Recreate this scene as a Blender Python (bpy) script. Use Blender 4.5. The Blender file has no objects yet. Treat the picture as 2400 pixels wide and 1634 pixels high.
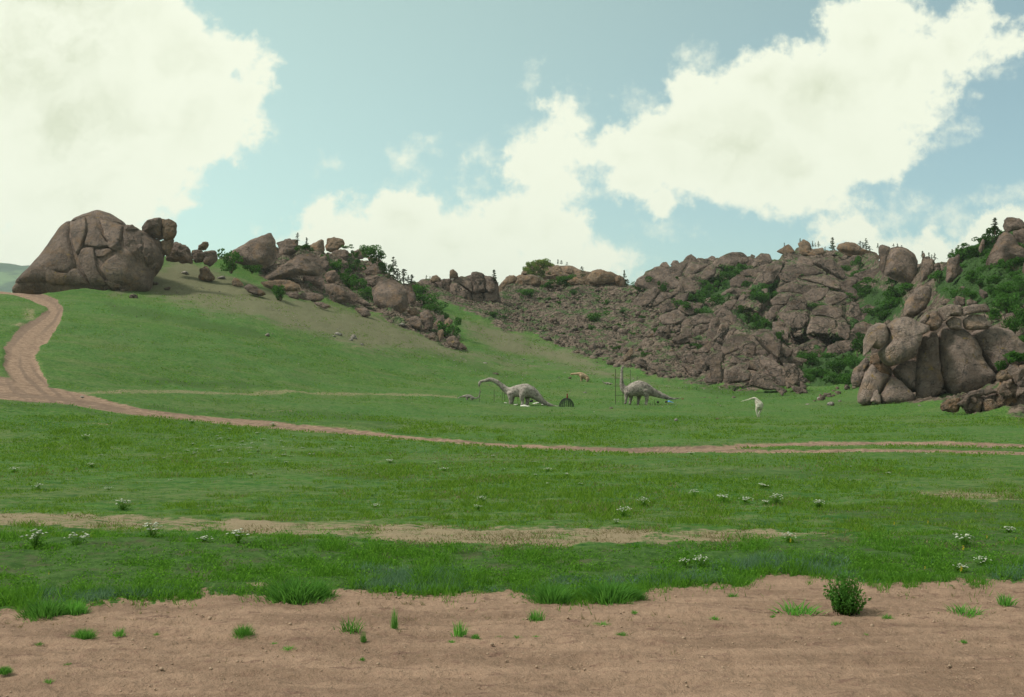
import bpy, bmesh, math, random
import numpy as np
from mathutils import Vector

# ------------------------------------------------------------------ camera, sky, sun, exposure
SC = bpy.context.scene
COL = SC.collection
F = 2573.0            # focal length in photo pixels (photo 2400 x 1634)
PX0, HY = 1200.0, 840.0   # photo column of the lens axis, photo row of the horizon
CZ = 2.5              # eye height above the road shoulder
rnd = random.Random(7)
RG = np.random.default_rng(11)

cam_d = bpy.data.cameras.new('camera')
cam = bpy.data.objects.new('camera', cam_d)
COL.objects.link(cam)
cam.location = (0, 0, CZ)
cam.rotation_euler = (math.pi / 2, 0, 0)
cam_d.sensor_width = 36.0
cam_d.lens = F / 2400 * 36
cam_d.shift_y = (HY - 817.0) / 2400
cam_d.clip_start = 0.1
cam_d.clip_end = 30000
SC.camera = cam

SUN_EL, SUN_AZ = math.radians(50), math.radians(268)     # azimuth measured clockwise from +Y
sun_d = bpy.data.lights.new('sun', 'SUN')
sun_d.energy = 4.0
sun_d.angle = math.radians(10)
sun_d.color = (1.0, 0.95, 0.86)
sun = bpy.data.objects.new('sun', sun_d)
COL.objects.link(sun)
sdir = Vector((math.sin(SUN_AZ) * math.cos(SUN_EL), math.cos(SUN_AZ) * math.cos(SUN_EL), math.sin(SUN_EL)))
sun.rotation_euler = sdir.to_track_quat('Z', 'Y').to_euler()
sun.location = (0, 0, 60)

SC.view_settings.view_transform = 'Standard'
SC.view_settings.look = 'None'
SC.view_settings.gamma = 1
SC.view_settings.use_curve_mapping = False
SC.view_settings.exposure = 0.0


class NT:
    """little node-tree helper"""
    def __init__(s, tree):
        s.t = tree; s.n = tree.nodes; s.l = tree.links

    def new(s, typ, **kw):
        nd = s.n.new(typ)
        for k, v in kw.items():
            setattr(nd, k, v)
        return nd

    def put(s, sock, v):
        if isinstance(v, bpy.types.NodeSocket):
            s.l.new(v, sock)
        elif v is not None:
            sock.default_value = v

    def math(s, op, a, b=None, c=None, clamp=False):
        nd = s.new('ShaderNodeMath', operation=op); nd.use_clamp = clamp
        s.put(nd.inputs[0], a)
        if b is not None: s.put(nd.inputs[1], b)
        if c is not None: s.put(nd.inputs[2], c)
        return nd.outputs[0]

    def vec(s, op, a, b=None, c=None, scale=None):
        nd = s.new('ShaderNodeVectorMath', operation=op)
        s.put(nd.inputs[0], a)
        if b is not None: s.put(nd.inputs[1], b)
        if c is not None: s.put(nd.inputs[2], c)
        if scale is not None: s.put(nd.inputs['Scale'], scale)
        return nd.outputs['Value'] if op in ('LENGTH', 'DISTANCE', 'DOT_PRODUCT') else nd.outputs['Vector']

    def noise(s, vec, scale, detail=4, rough=0.55, dim='3D', out='Fac', distortion=0.0):
        nd = s.new('ShaderNodeTexNoise'); nd.noise_dimensions = dim
        s.put(nd.inputs['Vector'], vec); s.put(nd.inputs['Scale'], scale)
        nd.inputs['Detail'].default_value = detail; nd.inputs['Roughness'].default_value = rough
        nd.inputs['Distortion'].default_value = distortion
        return nd.outputs[0] if out == 'Fac' else nd.outputs[1]

    def voro(s, vec, scale, feature='DISTANCE_TO_EDGE', out='Distance', rand=1.0):
        nd = s.new('ShaderNodeTexVoronoi'); nd.feature = feature
        s.put(nd.inputs['Vector'], vec); s.put(nd.inputs['Scale'], scale)
        nd.inputs['Randomness'].default_value = rand
        return nd.outputs[out]

    def step(s, v, lo, hi, tlo=0.0, thi=1.0):
        nd = s.new('ShaderNodeMapRange'); nd.interpolation_type = 'SMOOTHSTEP'
        s.put(nd.inputs[0], v)
        nd.inputs[1].default_value = lo; nd.inputs[2].default_value = hi
        nd.inputs[3].default_value = tlo; nd.inputs[4].default_value = thi
        return nd.outputs[0]

    def mix(s, f, a, b):
        nd = s.new('ShaderNodeMix', data_type='RGBA')
        s.put(nd.inputs[0], f)
        s.put(nd.inputs[6], a if isinstance(a, bpy.types.NodeSocket) else (*a, 1))
        s.put(nd.inputs[7], b if isinstance(b, bpy.types.NodeSocket) else (*b, 1))
        return nd.outputs[2]

    def scale_col(s, c, f):
        nd = s.new('ShaderNodeVectorMath', operation='SCALE')
        s.put(nd.inputs[0], c); s.put(nd.inputs['Scale'], f)
        return nd.outputs['Vector']


def make_world():
    w = bpy.data.worlds.new('World'); SC.world = w
    w.use_nodes = True
    t = NT(w.node_tree); t.n.clear()
    sky = t.new('ShaderNodeTexSky'); sky.sky_type = 'NISHITA'
    sky.sun_disc = False
    sky.sun_elevation = SUN_EL; sky.sun_rotation = SUN_AZ
    sky.altitude = 1500; sky.air_density = 1.0; sky.dust_density = 1.6; sky.ozone_density = 1.0
    tint = t.vec('MULTIPLY', sky.outputs[0], SKY_TINT)
    dirn = t.new('ShaderNodeTexCoord').outputs['Generated']
    # thin high veil, whiter towards the horizon and towards the sun
    sund = t.vec('DOT_PRODUCT', dirn, tuple(sdir))
    sz = t.new('ShaderNodeSeparateXYZ'); t.put(sz.inputs[0], dirn)
    veil = t.math('MULTIPLY', t.step(sz.outputs[2], 0.0, 0.5, 1.0, 0.72), t.step(sund, -0.25, 0.50, 0.38, 1.15))
    tint = t.vec('ADD', tint, t.scale_col(SKY_VEIL, veil))
    sep = t.new('ShaderNodeSeparateXYZ'); t.put(sep.inputs[0], dirn)
    yy = t.math('MAXIMUM', sep.outputs[1], 0.08)
    u = t.math('DIVIDE', sep.outputs[0], yy); v = t.math('DIVIDE', sep.outputs[2], yy)
    cmb = t.new('ShaderNodeCombineXYZ')
    t.put(cmb.inputs[0], t.math('MULTIPLY_ADD', u, F / 1000, PX0 / 1000))
    t.put(cmb.inputs[1], t.math('MULTIPLY_ADD', v, -F / 1000, HY / 1000))
    P = cmb.outputs[0]
    # billow warp of the cloud plane
    wv = t.noise(P, 9.0, 7, 0.62, out='Color')
    Pw = t.vec('ADD', P, t.vec('MULTIPLY', t.vec('SUBTRACT', wv, (0.5, 0.5, 0.5)), (0.17, 0.15, 0)))
    wv2 = t.noise(P, 3.2, 3, 0.5, out='Color')
    Pw = t.vec('ADD', Pw, t.vec('MULTIPLY', t.vec('SUBTRACT', wv2, (0.5, 0.5, 0.5)), (0.10, 0.10, 0)))

    def field(blobs, k=0.05):
        acc = None
        for (bx, by, rx, ry) in blobs:
            q = t.vec('MULTIPLY', t.vec('SUBTRACT', Pw, (bx / 1000, by / 1000, 0)), (1000 / rx, 1000 / ry, 0))
            dd = t.math('MULTIPLY', t.math('SUBTRACT', t.vec('LENGTH', q), 1.0), min(rx, ry) / 1000)
            if acc is None: acc = dd
            else:
                nd = t.new('ShaderNodeMath', operation='SMOOTH_MIN')
                t.put(nd.inputs[0], acc); t.put(nd.inputs[1], dd); nd.inputs[2].default_value = k
                acc = nd.outputs[0]
        return acc
    sd = field(CLOUDS_THICK)
    sw = field(CLOUDS_WISP, 0.02)
    fine = t.noise(P, 26.0, 5, 0.6)
    cov = t.step(t.math('ADD', sd, t.math('MULTIPLY', t.math('SUBTRACT', fine, 0.5), 0.065)), 0.014, -0.022)
    wis = t.math('MULTIPLY', t.step(t.math('ADD', sw, t.math('MULTIPLY', t.math('SUBTRACT', fine, 0.5), 0.10)), 0.015, -0.05), 0.8)
    cov = t.math('MAXIMUM', cov, wis)
    # the same kind of sky everywhere outside the view
    inx = t.step(t.math('ABSOLUTE', t.math('MULTIPLY_ADD', u, F / 1000, 0.0)), 1.45, 2.0, 1, 0)
    iny = t.step(t.math('MULTIPLY', v, F / 1000), 0.95, 1.6, 1, 0)
    inf = t.math('MULTIPLY', t.math('MULTIPLY', inx, iny), t.step(sep.outputs[1], 0.3, 0.5))
    gen = t.step(t.noise(dirn, 3.2, 6, 0.55), 0.47, 0.56)
    nd = t.new('ShaderNodeMix', data_type='FLOAT')
    t.put(nd.inputs[0], inf); t.put(nd.inputs[2], gen); t.put(nd.inputs[3], cov)
    cov = nd.outputs[0]
    # brightness inside the clouds
    big = t.noise(Pw, 3.6, 4, 0.5)
    deep = t.step(sd, -0.015, -0.16)
    grey = t.math('MULTIPLY', deep, t.step(t.math('ADD', big, t.math('MULTIPLY', t.math('SUBTRACT', t.noise(Pw, 11.0, 5, 0.6), 0.5), 0.5)), 0.28, 0.72))
    ccol = t.mix(grey, CLOUD_LIT, CLOUD_GREY)
    col = t.mix(cov, tint, ccol)
    # ground side of the dome is never seen; keep it the colour of the horizon sky
    bg = t.new('ShaderNodeBackground'); t.put(bg.inputs[0], col)
    bg.inputs[1].default_value = 0.1
    out = t.new('ShaderNodeOutputWorld'); t.l.new(bg.outputs[0], out.inputs[0])


SKY_TINT = (0.78, 1.0, 0.97)
SKY_VEIL = (4.0, 4.8, 2.65)
CLOUD_LIT = (9.6, 10.0, 8.2)
CLOUD_GREY = (6.9, 7.45, 5.5)
CLOUDS_THICK = [
    # tall cloud on the left
    (60, 60, 330, 260), (330, 40, 150, 90), (430, 130, 140, 110), (560, 110, 55, 45), (600, 165, 42, 50),
    (560, 240, 70, 60), (585, 300, 42, 26), (420, 280, 170, 120), (200, 300, 240, 170), (350, 400, 110, 80),
    (180, 470, 230, 110), (415, 470, 34, 30), (60, 580, 190, 60), (-150, 250, 200, 420), (500, 330, 60, 30),
    # low bank behind the ridge
    (765, 490, 48, 52), (780, 560, 90, 50), (930, 520, 110, 85), (985, 470, 45, 40), (900, 590, 160, 60),
    (1080, 570, 150, 80), (1190, 520, 120, 70), (1290, 560, 90, 110), (1150, 640, 330, 60), (1330, 630, 140, 40),
    (840, 600, 120, 30),
    # middle tower
    (1230, 385, 70, 60), (1300, 350, 75, 60), (1330, 280, 34, 55), (1300, 250, 30, 36), (1290, 440, 70, 60), (1375, 345, 60, 34),
    # large diagonal cloud
    (1460, 350, 90, 70), (1480, 430, 90, 55), (1560, 480, 60, 50), (1590, 330, 140, 110), (1640, 190, 60, 60),
    (1720, 330, 170, 140), (1790, 190, 110, 90), (1850, 400, 170, 100), (1930, 240, 170, 140), (2030, 360, 130, 80),
    (2010, 70, 90, 120), (2090, 30, 80, 60), (2110, 180, 150, 110), (2230, 110, 90, 70), (2290, 60, 50, 55), (2370, 95, 60, 34),
    (2140, 280, 80, 60), (1900, 470, 100, 35),
    # small cumulus at the right end of the ridge
    (2170, 585, 60, 42), (2120, 620, 60, 36), (2240, 610, 80, 40), (2310, 545, 60, 48), (2370, 560, 70, 70), (2260, 560, 30, 20),
    (2000, 540, 70, 45), (1960, 575, 60, 30), (2090, 580, 80, 22),
]
CLOUDS_WISP = [
    (968, 355, 44, 34), (765, 370, 22, 20), (1105, 360, 22, 20), (1140, 350, 26, 22), (1220, 310, 26, 20), (1107, 440, 28, 42),
    (1055, 455, 20, 14), (960, 420, 50, 18), (995, 412, 14, 20), (1500, 235, 40, 22), (1540, 240, 40, 24), (1640, 120, 40, 30),
    (2060, 510, 90, 26), (2130, 470, 50, 24), (2220, 515, 60, 28), (2330, 470, 60, 24), (2240, 330, 38, 24), (2205, 350, 22, 26),
    (2190, 280, 60, 30), (2310, 150, 50, 30), (1360, 260, 24, 50), (1440, 600, 40, 16), (1560, 545, 60, 20), (1480, 640, 40, 16),
    (430, 30, 40, 30), (640, 320, 16, 10), (620, 545, 14, 10), (1250, 190, 14, 40), (2280, 230, 20, 14), (2390, 470, 30, 20),
]
make_world()

# ------------------------------------------------------------------ small helpers
def tag(o, label=None, cat=None, group=None, kind=None):
    if label: o['label'] = label
    if cat: o['category'] = cat
    if group: o['group'] = group
    if kind: o['kind'] = kind
    return o


def link_mesh(name, me, mat=None, parent=None, loc=None):
    o = bpy.data.objects.new(name, me); COL.objects.link(o)
    if mat is not None and len(me.materials) == 0: me.materials.append(mat)
    if parent is not None: o.parent = parent
    if loc is not None: o.location = loc
    return o


def empty(name, loc, label, cat, group=None):
    o = bpy.data.objects.new(name, None); COL.objects.link(o)
    o.location = loc; o.empty_display_size = 0.5
    return tag(o, label, cat, group)


def mesh_np(name, V, faces, smooth=True):
    """V (n,3); faces: int array (m,k) or list of such arrays"""
    me = bpy.data.meshes.new(name)
    if isinstance(faces, np.ndarray): faces = [faces]
    faces = [np.asarray(f, dtype=np.int32) for f in faces if len(f)]
    V = np.asarray(V, dtype=np.float32)
    me.vertices.add(len(V)); me.vertices.foreach_set('co', V.ravel())
    tot = sum(f.size for f in faces); npoly = sum(len(f) for f in faces)
    me.loops.add(tot); me.loops.foreach_set('vertex_index', np.concatenate([f.ravel() for f in faces]))
    starts = []; c = 0
    for f in faces:
        starts.append(c + np.arange(len(f)) * f.shape[1]); c += f.size
    me.polygons.add(npoly); me.polygons.foreach_set('loop_start', np.concatenate(starts).astype(np.int32))
    me.update(calc_edges=True); me.validate()
    if smooth: me.polygons.foreach_set('use_smooth', np.ones(len(me.polygons), dtype=bool))
    return me


def float_attr(me, name, vals):
    a = me.attributes.new(name, 'FLOAT', 'POINT')
    a.data.foreach_set('value', np.asarray(vals, dtype=np.float32))


def _hash(i, j, k):
    h = (i * 374761393 + j * 668265263 + k * 1274126177) & 0xffffffff
    h = ((h ^ (h >> 13)) * 1103515245) & 0xffffffff
    h = ((h ^ (h >> 16)) * 2654435761) & 0xffffffff
    return ((h >> 8) & 0xffff) / 65535.0


def vnoise(p):
    p = np.asarray(p, dtype=np.float64)
    i = np.floor(p).astype(np.int64); f = p - i
    u = f * f * f * (f * (f * 6 - 15) + 10)
    r = 0
    for a in (0, 1):
        wa = u[:, 0] if a else 1 - u[:, 0]
        for b in (0, 1):
            wb = u[:, 1] if b else 1 - u[:, 1]
            for c in (0, 1):
                wc = u[:, 2] if c else 1 - u[:, 2]
                r = r + wa * wb * wc * _hash(i[:, 0] + a, i[:, 1] + b, i[:, 2] + c)
    return r * 2 - 1


def fbm(p, octv=4, gain=0.5, lac=2.03):
    p = np.asarray(p, dtype=np.float64); r = 0; a = 1.0
    for o in range(octv):
        r = r + a * vnoise(p + 17.3 * o); p = p * lac; a *= gain
    return r


def ridged(p, octv=3):
    p = np.asarray(p, dtype=np.float64); r = 0; a = 1.0
    for o in range(octv):
        r = r + a * (1 - np.abs(vnoise(p + 31.7 * o)) * 2); p = p * 2.1; a *= 0.5
    return r


# ------------------------------------------------------------------ the lie of the land
FG = [(1634, 8.0), (1500, 10.0), (1440, 11.3), (1380, 13.0), (1340, 14.4), (1300, 15.6), (1262, 17.0),
      (1240, 19.5), (1210, 23.0), (1170, 29.0), (1120, 39.0), (1090, 48.0)]
PROF = [
    (-400, [(1060, 58), (1000, 72), (950, 85), (925, 92), (905, 100), (860, 122), (800, 158), (740, 205), (690, 255)]),
    (0, [(1060, 60), (1000, 75), (950, 88), (925, 95), (905, 103), (860, 125), (800, 160), (740, 205), (684, 262)]),
    (300, [(1060, 60), (1000, 78), (950, 98), (900, 130), (800, 190), (740, 235), (684, 290), (640, 310), (612, 322)]),
    (600, [(1050, 66), (1000, 92), (980, 103), (950, 125), (900, 165), (800, 230), (740, 270), (700, 300), (650, 330), (590, 350)]),
    (1000, [(1060, 66), (1030, 85), (1000, 110), (960, 155), (930, 190), (900, 225), (850, 275), (800, 315), (740, 360), (680, 410)]),
    (1250, [(1060, 68), (1045, 80), (1000, 122), (960, 175), (945, 200), (900, 262), (850, 320), (800, 360), (700, 440), (650, 490)]),
    (1500, [(1055, 72), (1000, 125), (960, 175), (945, 200), (915, 245), (890, 285), (850, 330), (800, 370), (700, 440), (660, 480)]),
    (1800, [(1055, 72), (1000, 125), (960, 175), (945, 200), (920, 240), (905, 265), (880, 300), (800, 350), (700, 430), (590, 540)]),
    (2000, [(1050, 75), (1000, 125), (960, 170), (945, 190), (925, 215), (900, 250), (860, 310), (800, 360), (700, 450), (590, 560)]),
    (2200, [(1045, 78), (1000, 120), (975, 140), (950, 158), (930, 180), (900, 200), (850, 220), (750, 255), (650, 310), (590, 350)]),
    (2400, [(1045, 78), (1000, 116), (980, 130), (950, 145), (900, 165), (800, 200), (700, 235), (600, 280), (540, 310)]),
    (2800, [(1045, 78), (1000, 110), (980, 125), (950, 138), (900, 158), (800, 190), (700, 225), (600, 270), (500, 320)]),
]
RIDGE = [(-9000, 690), (-2000, 700), (-300, 690), (0, 683), (100, 686), (250, 680), (335, 645), (385, 603), (500, 611), (530, 608), (560, 598), (640, 588),
         (690, 586), (800, 594), (860, 604), (905, 640), (945, 668), (985, 672), (1110, 672), (1160, 684), (1180, 684), (1195, 664), (1250, 655), (1350, 656),
         (1440, 650), (1475, 668), (1492, 664), (1520, 646), (1562, 628), (1620, 612), (1716, 604), (1756, 616), (1803, 608), (1850, 592), (1883, 584), (1944, 594),
         (1990, 588), (2040, 594), (2060, 604), (2140, 622), (2172, 618), (2205, 622), (2230, 612), (2274, 588), (2300, 570), (2330, 554), (2353, 548), (2400, 545),
         (2600, 530), (4000, 600), (12000, 640)]
GX = np.arange(-400, 2801, 20.0); GY = np.arange(480, 1635, 2.0)


def _build_depth():
    cols = []
    for px, pr in PROF:
        p = np.array(sorted(FG + pr)); y = p[:, 0]; l = np.log(p[:, 1])
        v = np.interp(GY, y, l)
        s = (l[1] - l[0]) / (y[1] - y[0])
        top = GY < y[0]
        v[top] = l[0] + s * 0.6 * (GY[top] - y[0])
        cols.append(v)
    cols = np.array(cols); xs = [p[0] for p in PROF]
    G = np.array([np.interp(GX, xs, cols[:, k]) for k in range(len(GY))])     # (ny,nx)
    kx = np.exp(-0.5 * (np.arange(-8, 9) * 20 / 55.0) ** 2); kx /= kx.sum()
    Gp = np.pad(G, ((0, 0), (8, 8)), mode='edge')
    G = sum(kx[i] * Gp[:, i:i + G.shape[1]] for i in range(17))
    ky = np.exp(-0.5 * (np.arange(-14, 15) * 2 / 9.0) ** 2); ky /= ky.sum()
    Gp = np.pad(G, ((14, 14), (0, 0)), mode='reflect', reflect_type='odd')
    return sum(ky[i] * Gp[i:i + G.shape[0], :] for i in range(29))


GD = _build_depth()


def depth(px, py):
    px = np.atleast_1d(np.asarray(px, float)); py = np.atleast_1d(np.asarray(py, float))
    fx = np.clip((px - GX[0]) / 20.0, 0, len(GX) - 1.001); fy = np.clip((py - GY[0]) / 2.0, 0, len(GY) - 1.001)
    ix = fx.astype(int); iy = fy.astype(int); fx = fx - ix; fy = fy - iy
    v = (GD[iy, ix] * (1 - fx) + GD[iy, ix + 1] * fx) * (1 - fy) + (GD[iy + 1, ix] * (1 - fx) + GD[iy + 1, ix + 1] * fx) * fy
    d = np.exp(v)
    d = d - np.where((px > 1380) & (px < 2100) & (py < 950), form_h(px, py), 0)
    return np.where(py > 1634, CZ and (8.0 * (1634 - HY) / np.maximum(py - HY, 1)), d)


def _outline_r(poly):
    P = np.asarray(poly, float)
    Q = np.roll(P, -1, 0); cr = P[:, 0] * Q[:, 1] - Q[:, 0] * P[:, 1]
    c = np.array([((P[:, 0] + Q[:, 0]) * cr).sum(), ((P[:, 1] + Q[:, 1]) * cr).sum()]) / (3 * cr.sum())
    t = np.linspace(0, 1, 12, endpoint=False)[:, None, None]
    D = (P[None] * (1 - t) + Q[None] * t).transpose(1, 0, 2).reshape(-1, 2)
    a = np.arctan2(D[:, 1] - c[1], D[:, 0] - c[0]); r = np.hypot(*(D - c).T); o = np.argsort(a)
    return c, np.concatenate([a[o] - 2 * math.pi, a[o], a[o] + 2 * math.pi]), np.tile(r[o], 3)


def _z4(pts): return [(1440 + x * 600 / 2260, 520 + y * 600 / 2260) for x, y in pts]


# massifs that stand forward of the slope: outline, metres, sharpness
FORMS = [
    (_z4([(1320, 870), (1400, 720), (1440, 560), (1500, 410), (1560, 350), (1700, 320), (1800, 300), (1920, 320), (2070, 480), (2120, 700), (2160, 900), (2120, 1090), (1950, 1100), (1780, 1080), (1560, 1040), (1420, 960)]), 34, 2.2),
    (_z4([(1030, 790), (1100, 690), (1230, 540), (1280, 450), (1400, 350), (1500, 380), (1440, 480), (1390, 570), (1330, 790), (1270, 830)]), 17, 2.2),
    (_z4([(150, 610), (220, 490), (400, 390), (600, 400), (780, 440), (800, 640), (760, 720), (500, 660), (300, 650)]), 16, 2.2),
    (_z4([(800, 1030), (850, 850), (965, 690), (1060, 800), (1200, 970), (1340, 955), (1440, 1000), (1630, 1240), (1710, 1500), (1340, 1510), (1000, 1460), (830, 1410), (800, 1200)]), 20, 2.6),
    (_z4([(1620, 260), (1680, 140), (1900, 240), (2000, 160), (2240, 240), (2260, 340), (1900, 330), (1640, 330)]), 10, 2.0),
    (_z4([(80, 1280), (120, 1100), (330, 900), (520, 900), (700, 1000), (700, 1120), (420, 1380), (280, 1360)]), 9, 2.0),
    (_z4([(840, 430), (960, 290), (1120, 250), (1200, 340), (1000, 440)]), 8, 2.0),
]
CLEFTS = [(_z4(l), w * 600 / 2260, a) for l, w, a in (
    ([(1740, 350), (1880, 470), (2060, 525)], 16, 7), ([(1230, 1005), (1400, 1195), (1500, 1440)], 16, 9), ([(1468, 1090), (1505, 1480)], 13, 9), ([(965, 1150), (950, 1410)], 14, 8),
    ([(830, 1180), (835, 1370)], 14, 8), ([(1385, 760), (1430, 560), (1490, 400)], 22, 10), ([(1730, 790), (1690, 1000)], 16, 7), ([(1430, 880), (1530, 1080)], 14, 7), ([(2030, 740), (2085, 1060)], 20, 9),
    ([(1000, 440), (900, 600), (840, 690)], 26, 9), ([(1640, 505), (1790, 550), (1900, 590)], 12, 5), ([(1540, 780), (1700, 800)], 12, 5), ([(1230, 560), (1100, 700), (1040, 770)], 20, 8), ([(600, 440), (700, 640), (760, 720)], 20, 8))]
_FR = [_outline_r(f[0]) for f in FORMS]


def form_h(px, py):
    h = np.zeros(np.shape(px))
    for (poly, amt, p), (c, a, r) in zip(FORMS, _FR):
        dx, dy = px - c[0], py - c[1]
        rr = np.hypot(dx, dy) / np.interp(np.arctan2(dy, dx), a, r)
        h = np.maximum(h, 1.35 * amt * np.clip(1 - np.clip(rr, 0, 1) ** p, 0, 1) ** 0.7)
    for line, w, amt in CLEFTS:
        for (x0, y0), (x1, y1) in zip(line[:-1], line[1:]):
            dx, dy = x1 - x0, y1 - y0
            t = np.clip(((px - x0) * dx + (py - y0) * dy) / (dx * dx + dy * dy), 0, 1)
            h = h - amt * np.exp(-(np.hypot(px - x0 - t * dx, py - y0 - t * dy) / w) ** 2)
    return h


def world(px, py, d):
    return np.stack([(px - PX0) / F * d, d + 0 * px, CZ + (HY - py) / F * d], -1)


# ---- masks on the ground (what the ground is made of, from place to place)
def seg_mask(px, py, line, soft):
    """line: (x,y,halfwidth); returns >0.5 inside"""
    best = np.full(px.shape, -9.0)
    for (x0, y0, w0), (x1, y1, w1) in zip(line[:-1], line[1:]):
        dx, dy = x1 - x0, y1 - y0
        t = np.clip(((px - x0) * dx + (py - y0) * dy) / (dx * dx + dy * dy), 0, 1)
        dd = np.hypot(px - x0 - t * dx, py - y0 - t * dy)
        best = np.maximum(best, (w0 + (w1 - w0) * t - dd) / (soft * (0.4 + 0.12 * (w0 + (w1 - w0) * t))))
    return np.clip(0.5 + 0.5 * best, 0, 1)


def poly_sd(px, py, poly):
    P = np.asarray(poly, float); Q = np.roll(P, -1, 0)
    ins = np.zeros(px.shape, bool); best = np.full(px.shape, 1e9)
    for (x0, y0), (x1, y1) in zip(P, Q):
        c = ((y0 > py) != (y1 > py)) & (px < (x1 - x0) * (py - y0) / (y1 - y0 + 1e-9) + x0)
        ins ^= c
        dx, dy = x1 - x0, y1 - y0
        t = np.clip(((px - x0) * dx + (py - y0) * dy) / (dx * dx + dy * dy + 1e-9), 0, 1)
        best = np.minimum(best, np.hypot(px - x0 - t * dx, py - y0 - t * dy))
    return np.where(ins, best, -best)


EDGE = [(-3000, 1430), (0, 1427), (130, 1432), (279, 1407), (382, 1402), (547, 1389), (640, 1393), (775, 1377), (904, 1388),
        (981, 1397), (1033, 1388), (1200, 1392), (1303, 1403), (1490, 1403), (1530, 1377), (1639, 1371), (1755, 1370), (1775, 1350),
        (1938, 1354), (2047, 1369), (2129, 1365), (2400, 1360), (6000, 1355)]
TRACK = [(-600, 885, 26), (-300, 893, 26), (0, 908, 25), (100, 920, 20), (160, 928, 16), (250, 947, 12), (330, 962, 8), (450, 976, 7), (600, 989, 9), (650, 993, 9), (700, 1000, 7),
         (800, 1008, 6), (900, 1018, 5), (1000, 1028, 4.5), (1100, 1036, 4.5), (1300, 1047, 5), (1500, 1055, 5), (1700, 1056, 4.5),
         (1850, 1057, 4.5), (2000, 1056, 4.5), (2200, 1055, 4.5), (2400, 1058, 4), (3000, 1070, 4)]
TRACK2 = [(1450, 1052, 4), (1700, 1046, 5), (1850, 1040, 5.5), (2000, 1038, 5.5), (2200, 1037, 5), (2400, 1043, 5), (3000, 1055, 5)]
HILLROAD = [(80, 896, 32), (62, 880, 36), (48, 855, 37), (48, 822, 36), (70, 793, 34), (97, 768, 29), (121, 747, 22), (132, 728, 18),
            (124, 713, 15), (100, 701, 12), (70, 692, 9), (25, 683, 8), (-30, 680, 8)]
FAINT = [(130, 919, 4), (300, 918, 5), (430, 920, 5), (800, 922, 4), (1070, 929, 3)]
STRIP = [(-600, 1210, 22), (0, 1218, 19), (350, 1228, 18), (800, 1243, 19), (1200, 1260, 23), (1500, 1258, 20), (1800, 1256, 9), (2000, 1248, 5)]


CHUTE_M = [[(1440 + x * 600 / 2260, 520 + y * 600 / 2260) for x, y in c] for c in (
    [(690, 700), (780, 600), (870, 540), (960, 470), (1130, 385), (1190, 420), (1060, 510), (970, 610), (900, 720), (860, 800), (700, 770)],
    [(1180, 600), (1400, 520), (1440, 560), (1390, 690), (1330, 760), (1240, 690)], [(540, 760), (800, 770), (900, 830), (860, 870), (700, 860)],
    [(1060, 790), (1180, 830), (1340, 880), (1440, 1040), (1400, 1080), (1280, 970), (1120, 890)])]


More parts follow.
